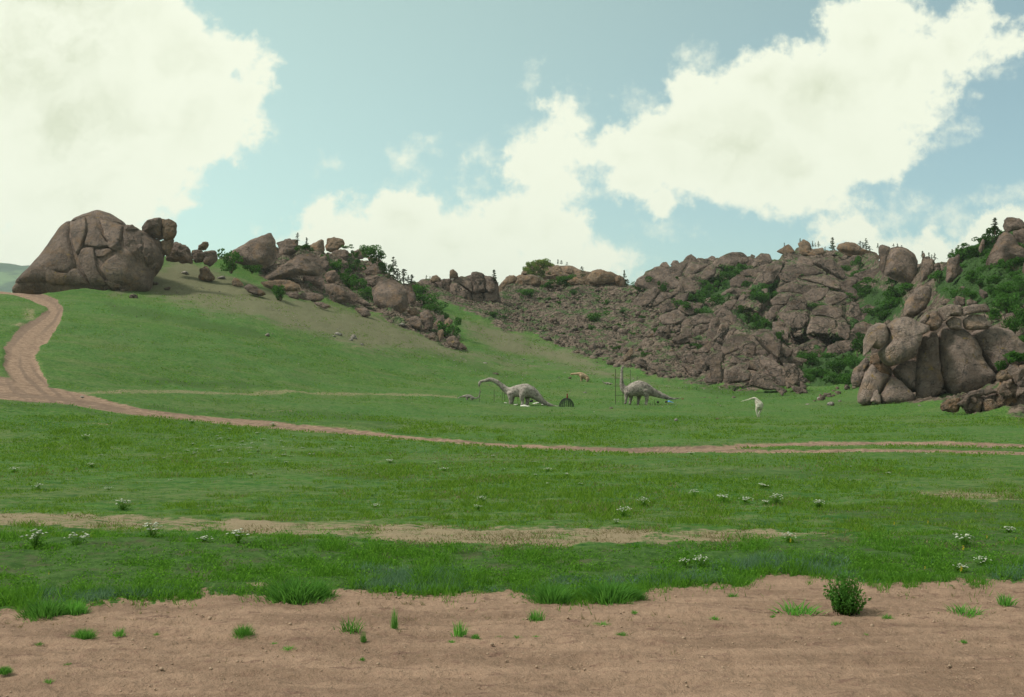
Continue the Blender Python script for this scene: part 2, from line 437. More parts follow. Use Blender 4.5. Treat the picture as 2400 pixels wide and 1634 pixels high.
def masks(px, py):
    wob = fbm(np.stack([px / 40, py / 14, 0 * px], -1), 4)
    wob2 = fbm(np.stack([px / 120 + 9, py / 30, 0 * px], -1), 3)
    ey = np.interp(px, [e[0] for e in EDGE], [e[1] for e in EDGE])
    wob3 = fbm(np.stack([px / 9 + 4, py / 5, 0 * px], -1), 3)
    dirt = np.clip(0.5 + (py - ey + wob * 9 + wob3 * 9) / 26.0, 0, 1)
    x2, y2 = px + wob * 2.5, py + wob * 0.9
    track = np.maximum(seg_mask(x2, y2, TRACK, 1.6), seg_mask(x2, y2, TRACK2, 1.8))
    hill = seg_mask(x2 + wob * 2.5, y2 + wob2 * 2, HILLROAD, 1.3)
    inner = seg_mask(x2, y2, [(112, 895, 3), (100, 862, 4), (104, 825, 3), (125, 780, 2.5), (150, 748, 2)], 1.5)
    hill = np.clip(hill - 0.62 * inner, 0, 1)
    track = np.maximum(track, hill)
    faint = 0.55 * seg_mask(x2, y2, FAINT, 2.0)
    strip = (0.70 + 0.17 * wob2) * np.interp(px, [1450, 2000], [1, .72]) * seg_mask(px + wob * 10, py + wob * 4, STRIP, 2.2)
    pat = 0
    for (cx, cy, rx, ry, a) in [(2260, 1160, 190, 13, .62), (2360, 1172, 120, 6, .6), (235, 988, 85, 4, .55), (660, 962, 60, 4, .5), (620, 955, 40, 3, .5),
                                (700, 800, 30, 3, .4), (840, 815, 60, 4, .5), (1100, 1115, 25, 3, .5), (530, 1190, 110, 3, .5), (60, 735, 18, 26, .55), (45, 762, 30, 8, .6),
                                (1150, 1000, 200, 4, .3), (1560, 925, 90, 4, .35), (600, 1372, 40, 8, .8), (1810, 1362, 60, 10, .8), (420, 1018, 90, 4, .35), (900, 1085, 40, 4, .4), (1750, 900, 60, 3, .4), (2030, 990, 160, 4, .3)]:
        pat = np.maximum(pat, a * np.clip(1.3 - np.hypot((px - cx + wob * 12) / rx, (py - cy + wob * 2.5) / ry), 0, 1))
    soil = np.maximum(np.maximum(strip, faint), pat)
    # dry grass on the upper slope
    dry = np.clip(0.5 + poly_sd(px, py + wob2 * 10, [(330, 640), (420, 600), (560, 660), (700, 700), (900, 750), (1030, 800), (1200, 850), (1330, 870), (1200, 860), (1000, 830), (850, 830), (700, 780), (560, 740), (440, 720), (330, 690), (250, 690)]) / 50, 0, 1)
    dry = np.maximum(dry, 0.9 * np.clip(0.5 + poly_sd(px, py + wob2 * 10, [(1050, 740), (1150, 760), (1300, 810), (1450, 870), (1600, 905), (1450, 890), (1300, 860), (1150, 820)]) / 40, 0, 1))
    scree = np.clip(0.5 + poly_sd(px + wob * 14, py + wob * 9, [(960, 600), (990, 690), (1080, 720), (1170, 770), (1270, 790), (1350, 830), (1470, 860), (1580, 888), (1660, 905), (1760, 915), (1880, 905),
                                                     (1920, 880), (1990, 830), (2040, 780), (2080, 700), (2160, 660), (2150, 500), (1500, 500)]) / 26, 0, 1)
    scree = np.maximum(scree, np.clip(0.5 + poly_sd(px + wob * 14, py + wob * 9, [(2010, 760), (2040, 930), (2200, 950), (2400, 980), (2900, 990), (2900, 400), (2300, 400), (2150, 620)]) / 26, 0, 1))
    scree = np.maximum(scree, np.clip(0.5 + poly_sd(px + wob * 14, py + wob * 9, [(600, 640), (700, 690), (800, 715), (900, 745), (950, 770), (1060, 820), (1090, 815), (1010, 690), (900, 600), (700, 540), (600, 570)]) / 20, 0, 1))
    brush = np.clip(0.5 + poly_sd(px + wob * 16, py + wob * 10, [(1900, 905), (1880, 870), (1960, 800), (2040, 700), (2100, 650), (2130, 690), (2060, 770), (2010, 840), (1985, 880), (2010, 905)]) / 26, 0, 1)
    brush = np.maximum(brush, np.clip(0.5 + poly_sd(px + wob * 16, py + wob * 10, [(2180, 640), (2200, 700), (2330, 720), (2420, 780), (2480, 500), (2330, 500), (2260, 560)]) / 26, 0, 1))
    brush = np.maximum(brush, np.clip(0.5 + poly_sd(px + wob * 16, py + wob * 10, [(1650, 690), (1690, 720), (1740, 640), (1790, 600), (1760, 600), (1690, 640)]) / 26, 0, 1))
    for ch in CHUTE_M:
        brush = np.maximum(brush, np.clip(0.5 + poly_sd(px + wob * 10, py + wob * 6, ch) / 14, 0, 1))
    # lush growth in the ditch bank and along the tracks
    lush = np.clip(0.5 + (ey - py) / 16, 0, 1) * np.clip(0.5 + (py - np.interp(px, [-600, 0, 500, 900, 1200, 1400, 1700, 2000, 2400], [1245, 1243, 1262, 1272, 1290, 1280, 1275, 1255, 1235]) - wob * 6) / 14, 0, 1)
    below = np.interp(px, [t[0] for t in TRACK], [t[1] + t[2] for t in TRACK])
    lush = np.maximum(lush, np.clip(1.1 - np.abs(py - below - 10 + wob * 4) / 9, 0, 1) * np.interp(px, [-400, 0, 450, 800, 2400], [1, 1, .6, .25, .15]) * 0.8)
    lush = np.maximum(lush, 0.8 * np.clip(0.5 + poly_sd(px, py + wob2 * 6, [(560, 950), (760, 965), (1000, 985), (900, 1000), (700, 985)]) / 20, 0, 1))
    lush = np.maximum(lush, 0.85 * np.clip(0.5 + poly_sd(px, py + wob2 * 6, [(1560, 905), (1650, 898), (1800, 918), (1960, 910), (1900, 925), (1700, 930)]) / 12, 0, 1))
    for poly, a in (([(250, 705), (420, 735), (600, 770), (640, 800), (450, 770), (260, 735)], .62), ([(320, 885), (560, 893), (720, 905), (560, 909), (340, 900)], .75),
                    ([(1080, 962), (1500, 974), (1900, 984), (1500, 992)], .6), ([(1850, 1185), (2400, 1172), (2700, 1172), (2700, 1236), (2100, 1236)], .72), ([(780, 1100), (960, 1108), (980, 1130), (800, 1125)], .6),
                    ([(900, 760), (1010, 800), (1180, 870), (1300, 905), (1150, 885), (960, 820)], .55), ([(1500, 1110), (1900, 1098), (2300, 1100), (2000, 1122), (1600, 1128)], .55)):
        lush = np.maximum(lush, a * np.clip(0.5 + poly_sd(px + wob * 12, py + wob * 5, poly) / 12, 0, 1))
    above = np.interp(px, [t[0] for t in TRACK], [t[1] - t[2] for t in TRACK])
    lush = np.maximum(lush, np.clip(1.1 - np.abs(py - above + 6 + wob * 3) / 6, 0, 1) * np.interp(px, [250, 380, 1000, 1100, 2000, 2200], [0, .85, .7, .3, .3, .6]))
    # wheel ruts run along the tracks
    rut = np.zeros(px.shape)
    for line in (HILLROAD, TRACK, TRACK2):
        bd = np.full(px.shape, 1e9); lat = np.zeros(px.shape); al = np.zeros(px.shape); acc = 0
        for (x0, y0, w0), (x1, y1, w1) in zip(line[:-1], line[1:]):
            dx, dy = x1 - x0, y1 - y0; L = math.hypot(dx, dy)
            t = np.clip(((px - x0) * dx + (py - y0) * dy) / (L * L), 0, 1)
            dd = np.hypot(px - x0 - t * dx, py - y0 - t * dy); w = w0 + (w1 - w0) * t
            nearer = dd < bd
            sg = ((px - x0) * dy - (py - y0) * dx) / L / w
            lat = np.where(nearer, sg, lat); al = np.where(nearer, acc + t * L, al); bd = np.where(nearer, dd, bd); acc += L
        r = fbm(np.stack([lat * 3.2 + 11, al / 140.0, 0 * al], -1), 3) * 0.8
        rut = np.maximum(rut, np.where(np.abs(lat) < 1.3, np.clip(0.5 + r, 0, 1), 0))
    return dict(rut=rut, dirt=dirt, track=track, soil=soil, dry=dry, scree=scree, brush=brush, lush=lush)


# ------------------------------------------------------------------ materials
def new_mat(name):
    m = bpy.data.materials.new(name); m.use_nodes = True
    t = NT(m.node_tree); t.n.clear()
    out = t.new('ShaderNodeOutputMaterial')
    b = t.new('ShaderNodeBsdfPrincipled')
    b.inputs['Roughness'].default_value = 0.9
    b.inputs['Specular IOR Level'].default_value = 0.15
    t.l.new(b.outputs[0], out.inputs[0])
    return m, t, b, out


def bump(t, b, h, strength, dist):
    bp = t.new('ShaderNodeBump'); bp.inputs['Strength'].default_value = strength
    bp.inputs['Distance'].default_value = dist
    t.put(bp.inputs['Height'], h); t.l.new(bp.outputs[0], b.inputs['Normal'])
    return bp


def simple_mat(name, col, rough=0.85, var=0.25, scale=3.0, spec=0.15, bstr=0.0):
    m, t, b, out = new_mat(name)
    pos = t.new('ShaderNodeTexCoord').outputs['Object']
    n = t.noise(pos, scale, 5, 0.6)
    c = t.scale_col(tuple(col), t.math('MULTIPLY_ADD', n, 2 * var, 1 - var))
    t.put(b.inputs['Base Color'], c)
    b.inputs['Roughness'].default_value = rough
    b.inputs['Specular IOR Level'].default_value = spec
    if bstr: bump(t, b, n, bstr, 0.05)
    return m


def attr(t, name):
    nd = t.new('ShaderNodeAttribute'); nd.attribute_name = name
    return nd.outputs['Fac']


def ground_material():
    m, t, b, out = new_mat('steppe_ground')
    pos = t.new('ShaderNodeNewGeometry').outputs['Position']
    A = {k: attr(t, k) for k in ('dirt', 'track', 'soil', 'dry', 'scree', 'brush', 'lush', 'rut')}
    far = attr(t, 'far')
    n_f = t.noise(pos, 7.0, 6, 0.7)          # hand-sized
    n_s = t.noise(pos, 28.0, 4, 0.7)         # finger-sized
    n_m = t.noise(pos, 0.9, 6, 0.62)         # metre
    n_l = t.noise(pos, 0.12, 5, 0.6)         # ten metres
    n_x = t.noise(t.vec('MULTIPLY', pos, (0.02, 0.05, 0.05)), 1.0, 5, 0.6)
    # grass
    n_st = t.noise(t.vec('MULTIPLY', pos, (0.10, 0.24, 0.24)), 1.0, 7, 0.72)      # streaks along the slope
    g = t.mix(t.step(n_m, 0.30, 0.70), (0.032, 0.100, 0.010), (0.084, 0.178, 0.024))
    g = t.mix(t.math('MULTIPLY', t.step(n_l, 0.45, 0.62), 0.85), g, (0.108, 0.150, 0.046))
    g = t.mix(t.math('MULTIPLY', t.step(n_x, 0.40, 0.62), 0.5), g, (0.044, 0.140, 0.028))
    g = t.mix(t.math('MULTIPLY', t.step(n_st, 0.54, 0.68), 0.5), g, (0.022, 0.084, 0.018))
    g = t.mix(t.math('MULTIPLY', t.step(n_st, 0.47, 0.36), 0.45), g, (0.096, 0.140, 0.042))
    g = t.mix(t.math('MULTIPLY', t.step(n_f, 0.52, 0.68), 0.8), g, (0.122, 0.140, 0.060))
    g = t.mix(t.math('MULTIPLY', t.step(n_f, 0.50, 0.36), 0.8), g, (0.018, 0.062, 0.013))
    n_k = t.noise(pos, 2.1, 7, 0.78)
    g = t.mix(t.math('MULTIPLY', t.step(n_k, 0.50, 0.59), 0.8), g, (0.116, 0.142, 0.056))
    g = t.mix(t.math('MULTIPLY', t.step(n_k, 0.49, 0.41), 0.8), g, (0.022, 0.070, 0.015))
    lush_n = t.step(t.math('ADD', A['lush'], t.math('MULTIPLY', t.math('SUBTRACT', n_m, 0.5), 0.9)), 0.3, 0.7)
    lc = t.mix(t.step(n_f, 0.35, 0.65), (0.030, 0.072, 0.014), (0.066, 0.128, 0.030))
    lc = t.mix(t.math('MULTIPLY', t.step(t.noise(pos, 2.4, 5, 0.65), 0.50, 0.66), 0.7), lc, (0.085, 0.075, 0.048))
    g = t.mix(t.math('MULTIPLY', lush_n, 0.9), g, lc)
    dry_n = t.step(t.math('ADD', A['dry'], t.math('MULTIPLY', t.math('SUBTRACT', t.noise(pos, 0.25, 6, 0.68), 0.5), 1.3)), 0.25, 0.9)
    g = t.mix(t.math('MULTIPLY', dry_n, 0.85), g, t.mix(t.step(n_f, 0.35, 0.65), (0.098, 0.100, 0.056), (0.185, 0.158, 0.104)))
    # brush
    br = t.step(t.math('ADD', A['brush'], t.math('MULTIPLY', t.math('SUBTRACT', t.noise(pos, 0.35, 5, 0.65), 0.5), 1.2)), 0.35, 0.65)
    # rock rubble soil
    sc = t.step(t.math('ADD', A['scree'], t.math('MULTIPLY', t.math('SUBTRACT', t.noise(pos, 0.25, 5, 0.65), 0.5), 1.0)), 0.4, 0.62)
    vor = t.voro(pos, 0.7)
    rk = t.mix(t.step(t.noise(pos, 0.5, 5, 0.65), 0.35, 0.65), (0.062, 0.048, 0.037), (0.175, 0.132, 0.104))
    rk = t.mix(t.math('MULTIPLY', t.step(t.noise(pos, 0.22, 6, 0.7), 0.49, 0.58), 0.85), rk, (0.052, 0.092, 0.030))
    g = t.mix(sc, g, rk)
    g = t.mix(br, g, t.mix(n_f, (0.022, 0.052, 0.014), (0.050, 0.095, 0.028)))
    # bare earth
    d = t.mix(t.step(t.noise(t.vec('MULTIPLY', pos, (0.4, 1.6, 1.0)), 1.1, 7, 0.68), 0.32, 0.66), (0.192, 0.124, 0.086), (0.306, 0.202, 0.142))
    d = t.mix(t.math('MULTIPLY', t.step(n_f, 0.53, 0.68), 0.7), d, (0.195, 0.115, 0.085))
    d = t.mix(t.math('MULTIPLY', t.step(t.noise(t.vec('MULTIPLY', pos, (1.0, 2.2, 1.0)), 2.6, 6, 0.7), 0.56, 0.66), 0.8), d, (0.155, 0.092, 0.070))
    d = t.mix(t.math('MULTIPLY', t.step(n_s, 0.55, 0.75), 0.5), d, (0.47, 0.345, 0.25))
    d = t.mix(t.math('MULTIPLY', t.step(n_s, 0.42, 0.28), 0.4), d, (0.20, 0.125, 0.09))
    tr = t.mix(t.step(t.noise(pos, 1.6, 6, 0.72), 0.35, 0.65), (0.165, 0.105, 0.076), (0.310, 0.212, 0.150))
    tr = t.mix(t.math('MULTIPLY', t.step(t.math('ADD', A['rut'], t.math('MULTIPLY', t.math('SUBTRACT', n_m, 0.5), 0.5)), 0.40, 1.0), 0.5), tr, (0.115, 0.080, 0.064))
    jit = t.math('MULTIPLY', t.math('SUBTRACT', t.noise(pos, 3.0, 5, 0.7), 0.5), 0.9)
    k_tr = t.step(t.math('ADD', A['track'], t.math('MULTIPLY', t.math('SUBTRACT', t.noise(pos, 0.9, 7, 0.75), 0.5), 1.5)), 0.34, 0.66)
    k_d = t.step(t.math('ADD', A['dirt'], t.math('MULTIPLY', t.math('SUBTRACT', t.noise(pos, 7.0, 6, 0.75), 0.5), 1.6)), 0.36, 0.66)
    k_so = t.step(t.math('ADD', A['soil'], t.math('MULTIPLY', t.math('SUBTRACT', t.noise(t.vec('MULTIPLY', pos, (0.6, 1.0, 1.0)), 4.0, 7, 0.8), 0.5), 2.3)), 0.40, 0.70)
    c = t.mix(t.math('MULTIPLY', k_so, 0.85), g, t.mix(n_s, (0.225, 0.165, 0.110), (0.345, 0.255, 0.175)))
    c = t.mix(k_tr, c, tr)
    c = t.mix(k_d, c, d)
    t.put(b.inputs['Base Color'], c)
    b.inputs['Roughness'].default_value = 0.95
    b.inputs['Specular IOR Level'].default_value = 0.08
    h = t.math('ADD', t.math('MULTIPLY', n_f, 0.6), t.math('MULTIPLY', n_s, 0.25))
    h = t.math('ADD', h, t.math('MULTIPLY', n_m, t.math('MULTIPLY', far, 3.0)))
    h = t.math('ADD', h, t.math('MULTIPLY', t.math('MULTIPLY', t.step(vor, 0.0, 0.35), sc), 9.0))
    bump(t, b, h, 0.8, 0.09)
    return m


def rock_material(name, lo, hi, stain, stain_amt, lichen, crack_scale=0.16, crack_amt=0.35, streak=True, joint_amt=0.25, jw=0.03, moss=0.0):
    m, t, b, out = new_mat(name)
    pos = t.new('ShaderNodeNewGeometry').outputs['Position']
    oi = t.new('ShaderNodeObjectInfo')
    off = t.vec('ADD', pos, t.scale_col((60, 35, 80), oi.outputs['Random']))
    n1 = t.noise(off, 0.22, 6, 0.62)
    n2 = t.noise(off, 1.3, 7, 0.68)
    n3 = t.noise(off, 5.0, 5, 0.7)
    c = t.mix(t.step(n1, 0.30, 0.70), lo, hi)
    c = t.mix(t.math('MULTIPLY', t.step(n2, 0.50, 0.66), 0.75), c, (0.070, 0.064, 0.062))     # dark lichen crust
    c = t.mix(t.math('MULTIPLY', t.step(n3, 0.52, 0.68), 0.55), c, (0.33, 0.29, 0.25))
    c = t.mix(t.math('MULTIPLY', t.step(t.noise(off, 0.35, 5, 0.6), 0.50, 0.68), stain_amt), c, stain)
    c = t.mix(t.math('MULTIPLY', t.step(t.noise(t.vec('ADD', off, (91, 17, 5)), 0.55, 6, 0.66), 0.60, 0.70), lichen), c, (0.30, 0.20, 0.055))
    if streak:
        st = t.noise(t.vec('MULTIPLY', off, (1.0, 1.0, 0.10)), 1.0, 5, 0.6)
        c = t.mix(t.math('MULTIPLY', t.step(st, 0.55, 0.70), 0.5), c, (0.095, 0.085, 0.082))
    wpos = t.vec('ADD', off, t.vec('SCALE', t.vec('SUBTRACT', t.noise(off, 0.3, 4, 0.6, out='Color'), (.5, .5, .5)), scale=7.0))
    cr = t.voro(t.vec('MULTIPLY', wpos, (1.0, 1.0, 1.35)), crack_scale)
    crack = t.step(cr, 0.0, 0.035)
    cr2 = t.voro(t.vec('MULTIPLY', wpos, (1.0, 1.0, 2.2)), crack_scale * 2.7)
    crack2 = t.math('MULTIPLY_ADD', t.step(cr2, 0.0, 0.05), 0.45, 0.55)
    joint = t.math('MINIMUM', t.step(cr, jw * 0.25, jw), t.step(cr2, jw * .2, jw * 0.8, 0.35, 1.0))
    here = t.step(t.noise(off, 0.10, 3, 0.5), 0.44, 0.60)
    c = t.mix(t.math('MULTIPLY', t.math('MULTIPLY', t.math('SUBTRACT', 1.0, joint), joint_amt), here), c, (0.035, 0.034, 0.026))
    if moss:
        nz = t.new('ShaderNodeSeparateXYZ'); t.put(nz.inputs[0], t.new('ShaderNodeNewGeometry').outputs['Normal'])
        k_m = t.math('MULTIPLY', t.step(nz.outputs[2], 0.62, 0.9), t.step(t.noise(pos, 0.30, 5, 0.65), 0.46, 0.60))
        c = t.mix(t.math('MULTIPLY', k_m, moss), c, t.mix(n3, (0.022, 0.052, 0.012), (0.060, 0.100, 0.030)))
    tone = t.math('MULTIPLY_ADD', oi.outputs['Random'], 0.34, 0.83)
    c = t.scale_col(c, tone)
    t.put(b.inputs['Base Color'], c)
    b.inputs['Roughness'].default_value = 0.93
    h = t.math('ADD', t.math('MULTIPLY', n2, 1.5), t.math('MULTIPLY', n3, 0.45))
    h = t.math('ADD', h, t.math('ADD', t.math('MULTIPLY', crack, crack_amt), t.math('MULTIPLY', crack2, crack_amt * 0.7)))
    bump(t, b, h, 1.0, 0.65)
    return m


def leaf_material(name, a, bcol, scale=0.8, trans=0.35):
    m = bpy.data.materials.new(name); m.use_nodes = True
    t = NT(m.node_tree); t.n.clear()
    out = t.new('ShaderNodeOutputMaterial')
    oi = t.new('ShaderNodeObjectInfo').outputs['Random']
    rnd_i = t.new('ShaderNodeNewGeometry').outputs['Random Per Island']
    c = t.mix(rnd_i, a, bcol)
    c = t.scale_col(c, t.math('MULTIPLY_ADD', oi, 0.5, 0.75))
    d = t.new('ShaderNodeBsdfDiffuse'); t.put(d.inputs[0], c)
    tr = t.new('ShaderNodeBsdfTranslucent'); t.put(tr.inputs[0], t.vec('MULTIPLY', c, (1.1, 1.15, 0.7)))
    mx = t.new('ShaderNodeMixShader'); mx.inputs[0].default_value = trans
    t.l.new(d.outputs[0], mx.inputs[1]); t.l.new(tr.outputs[0], mx.inputs[2])
    t.l.new(mx.outputs[0], out.inputs[0])
    return m


M_GROUND = ground_material()
M_ROCK = rock_material('granite', (0.112, 0.080, 0.064), (0.240, 0.174, 0.142), (0.235, 0.145, 0.085), 0.55, 0.5)
M_ROCKL = rock_material('pale_smooth_granite', (0.180, 0.133, 0.108), (0.325, 0.245, 0.206), (0.270, 0.170, 0.090), 0.45, 0.7)
M_ROCKW = rock_material('rusty_granite', (0.150, 0.100, 0.066), (0.275, 0.192, 0.130), (0.280, 0.150, 0.075), 0.65, 0.5)
M_ROCKB = rock_material('blocky_granite', (0.118, 0.084, 0.068), (0.262, 0.190, 0.156), (0.225, 0.150, 0.100), 0.45, 0.25, 0.20, 0.6, True, 0.85, 0.060, 0.8)
M_LEAF = leaf_material('shrub_leaves', (0.028, 0.082, 0.016), (0.076, 0.170, 0.038), trans=0.4)
M_PINE = leaf_material('pine_needles', (0.028, 0.050, 0.016), (0.062, 0.090, 0.032), trans=0.35)
M_TUFT = leaf_material('tuft_blades', (0.075, 0.205, 0.038), (0.150, 0.340, 0.080), trans=0.55)
M_BRIGHT = leaf_material('sunlit_tint_leaves', (0.10, 0.17, 0.03), (0.20, 0.26, 0.06))  # sunlight on the far knoll painted in as a paler, yellower leaf colour
M_GRASS = leaf_material('grass_blades', (0.042, 0.125, 0.014), (0.130, 0.270, 0.040), trans=0.5)
M_GRASSB = leaf_material('bluish_wormwood', (0.075, 0.150, 0.092), (0.150, 0.245, 0.165), trans=0.45)
M_MEADOW = leaf_material('meadow_blades', (0.074, 0.165, 0.016), (0.178, 0.285, 0.046), trans=0.45)
M_STRAW = leaf_material('dry_blades', (0.16, 0.13, 0.07), (0.26, 0.22, 0.13), trans=0.3)
M_BARK = simple_mat('bark', (0.10, 0.075, 0.055), var=0.3, scale=4)
M_CONC = None


# ------------------------------------------------------------------ ground sheet
def build_ground():
    inner = np.linspace(-160, 2560, 640)
    left = -160 - np.geomspace(8, 9000, 46)[::-1]; right = 2560 + np.geomspace(8, 9000, 46)
    cx = np.concatenate([left, inner, right])
    rt = np.array([np.interp(cx, [r[0] for r in RIDGE], [r[1] for r in RIDGE])])[0]
    rt = rt + fbm(np.stack([cx / 40, 0 * cx, 0 * cx], -1), 3) * 3
    NR = 430
    s = np.linspace(0, 1, NR)
    rows_p = []; rows_w = []
    # behind and under the camera
    base = 8.0
    z0 = CZ - 8.0 * (1634 - HY) / F
    for Y in (-4000, -400, -40, -6, 0, 3, 5.5):
        sc = 8.0 if Y > 0 else 8.0 + abs(Y)
        rows_w.append(np.stack([(cx - PX0) / F * sc, np.full_like(cx, Y), np.full_like(cx, z0)], -1))
        rows_p.append(np.stack([cx, np.full_like(cx, 1700)], -1))
    for k in range(NR):
        py = 1634 + (rt - 1634) * s[k]
        d = depth(cx, py)
        rows_w.append(world(cx, py, d)); rows_p.append(np.stack([cx, py], -1))
    last = rows_w[-1]
    for dd, dz in ((3, -0.6), (10, -3.5), (30, -12), (120, -30), (600, -45), (6000, -60)):
        w = last.copy(); w[:, 0] *= (w[:, 1] + dd) / w[:, 1]; w[:, 1] += dd; w[:, 2] = np.maximum(w[:, 2] + dz, np.minimum(w[:, 2], -60)) if dd < 600 else -60
        rows_w.append(w); rows_p.append(rows_p[-1].copy())
    W = np.array(rows_w); P = np.array(rows_p)
    nr, nc = W.shape[:2]
    V = W.reshape(-1, 3); px = P[..., 0].ravel(); py = P[..., 1].ravel()
    M = masks(px, py)
    d = np.maximum(V[:, 1], 1.0)
    z = np.zeros(len(V))
    # relief: trodden earth, tussocks, hummocks, rubble
    near = np.clip(1.5 - d / 30, 0, 1)
    z += near * M['dirt'] * (fbm(V * np.array([2.2, 3.8, 1]), 6, 0.62) * 0.017 + fbm(V * np.array([9, 13, 1]), 3, 0.6) * 0.008 - 0.020 * np.clip(ridged(V * np.array([1.3, 3.0, 1]) + 5, 2) - 0.7, 0, 1))
    z += near * (1 - M['dirt']) * fbm(V * 1.6, 4) * 0.045
    z += np.clip(d / 60, 0, 1) * (1 - M['track']) * fbm(V * np.array([0.13, 0.09, 0.09]), 5, 0.6) * 0.20 * np.clip(d / 120, 0.3, 1.3)
    z -= M['track'] * np.clip(d / 80, 0, 1) * 0.22
    z += M['scree'] * (fbm(V * 0.11, 4, 0.6) * 1.5 + ridged(V * 0.28, 2) * 0.35)
    z += M['brush'] * fbm(V * 0.3, 3) * 0.9
    z -= np.where(V[:, 1] < 8.01, 0, 0)
    V[:, 2] += z * (d > 1.5)
    idx = np.arange(nr * nc).reshape(nr, nc)
    q = np.stack([idx[:-1, :-1], idx[:-1, 1:], idx[1:, 1:], idx[1:, :-1]], -1).reshape(-1, 4)
    fmask_t = M['track'][q].mean(1) > 0.5
    fmask_d = M['dirt'][q].mean(1) > 0.5
    ftop = (q[:, 0] < (nr - 7) * nc)
    kind = np.where(fmask_d, 1, np.where(fmask_t & ftop, 2, 0))
    far = np.clip((d - 20) / 100, 0, 1)
    for k, name in ((0, 'ground'), (1, 'dirt_road'), (2, 'dirt_track')):
        qq = q[kind == k]
        used, inv = np.unique(qq, return_inverse=True)
        me = mesh_np(name, V[used], inv.reshape(qq.shape))
        for a in M: float_attr(me, a, M[a][used])
        float_attr(me, 'far', far[used])
        o = link_mesh(name, me, M_GROUND)
        o['kind'] = 'structure'
        o['label'] = {0: 'green steppe meadow rising into rocky hillsides', 1: 'bare reddish earth road shoulder across the foreground',
                      2: 'winding rutted dirt track across the meadow and up the hill'}[k]
    return V, W.shape


GV, _gs = build_ground()


def ground_pt(px, py):
    d = depth(px, py)
    return world(np.atleast_1d(np.asarray(px, float)), np.atleast_1d(np.asarray(py, float)), d)


# ------------------------------------------------------------------ rock slabs
def Z(no):
    x0, y0, k = {1: (0, 460, 700 / 2215), 2: (480, 500, 700 / 2215), 3: (960, 580, 600 / 2260), 4: (1440, 520, 600 / 2260), 5: (1860, 480, 540 / 1643),
                 6: (1040, 840, 400 / 2324), 7: (1400, 830, 440 / 2324), 8: (0, 880, 800 / 2324), 9: (0, 1180, 1200 / 2324), 10: (1200, 1180, 1200 / 2324), 11: (800, 960, 1600 / 2324)}[no]
    return lambda pts: [(x0 + x * k, y0 + y * k) for x, y in pts]


def smooth_outline(pts, n, it=2, cut=0.22):
    P = np.asarray(pts, float)
    for _ in range(it):
        Q = np.roll(P, -1, 0)
        P = np.stack([P * (1 - cut) + Q * cut, P * cut + Q * (1 - cut)], 1).reshape(-1, 2)
    Q = np.vstack([P, P[:1]]); L = np.concatenate([[0], np.cumsum(np.hypot(*np.diff(Q, axis=0).T))])
    s = np.linspace(0, L[-1], n, endpoint=False)
    return np.stack([np.interp(s, L, Q[:, 0]), np.interp(s, L, Q[:, 1])], -1)


def centroid(P):
    Q = np.roll(P, -1, 0); c = P[:, 0] * Q[:, 1] - Q[:, 0] * P[:, 1]; a = c.sum()
    return np.array([((P[:, 0] + Q[:, 0]) * c).sum(), ((P[:, 1] + Q[:, 1]) * c).sum()]) / (3 * a)


SEED = [0]


def make_body(pts, n, d0, th, p, grow=1.045):
    O = smooth_outline(pts, n, 2, 0.16); c = centroid(O); O = c + (O - c) * grow
    a = np.arctan2(O[:, 1] - c[1], O[:, 0] - c[0]); r = np.hypot(*(O - c).T); o = np.argsort(a)
    a = np.concatenate([a[o] - 2 * math.pi, a[o], a[o] + 2 * math.pi]); r = np.tile(r[o], 3)
    return dict(c=c, a=a, r=r, th=th, p=p, d0=d0, yb=O[:, 1].max())


def body_h(b, P):
    dx, dy = P[:, 0] - b['c'][0], P[:, 1] - b['c'][1]
    rr = np.hypot(dx, dy) / np.interp(np.arctan2(dy, dx), b['a'], b['r'])
    return b['th'] * np.clip(1 - np.clip(rr, 0, 1) ** b['p'], 0, 1) ** 0.5


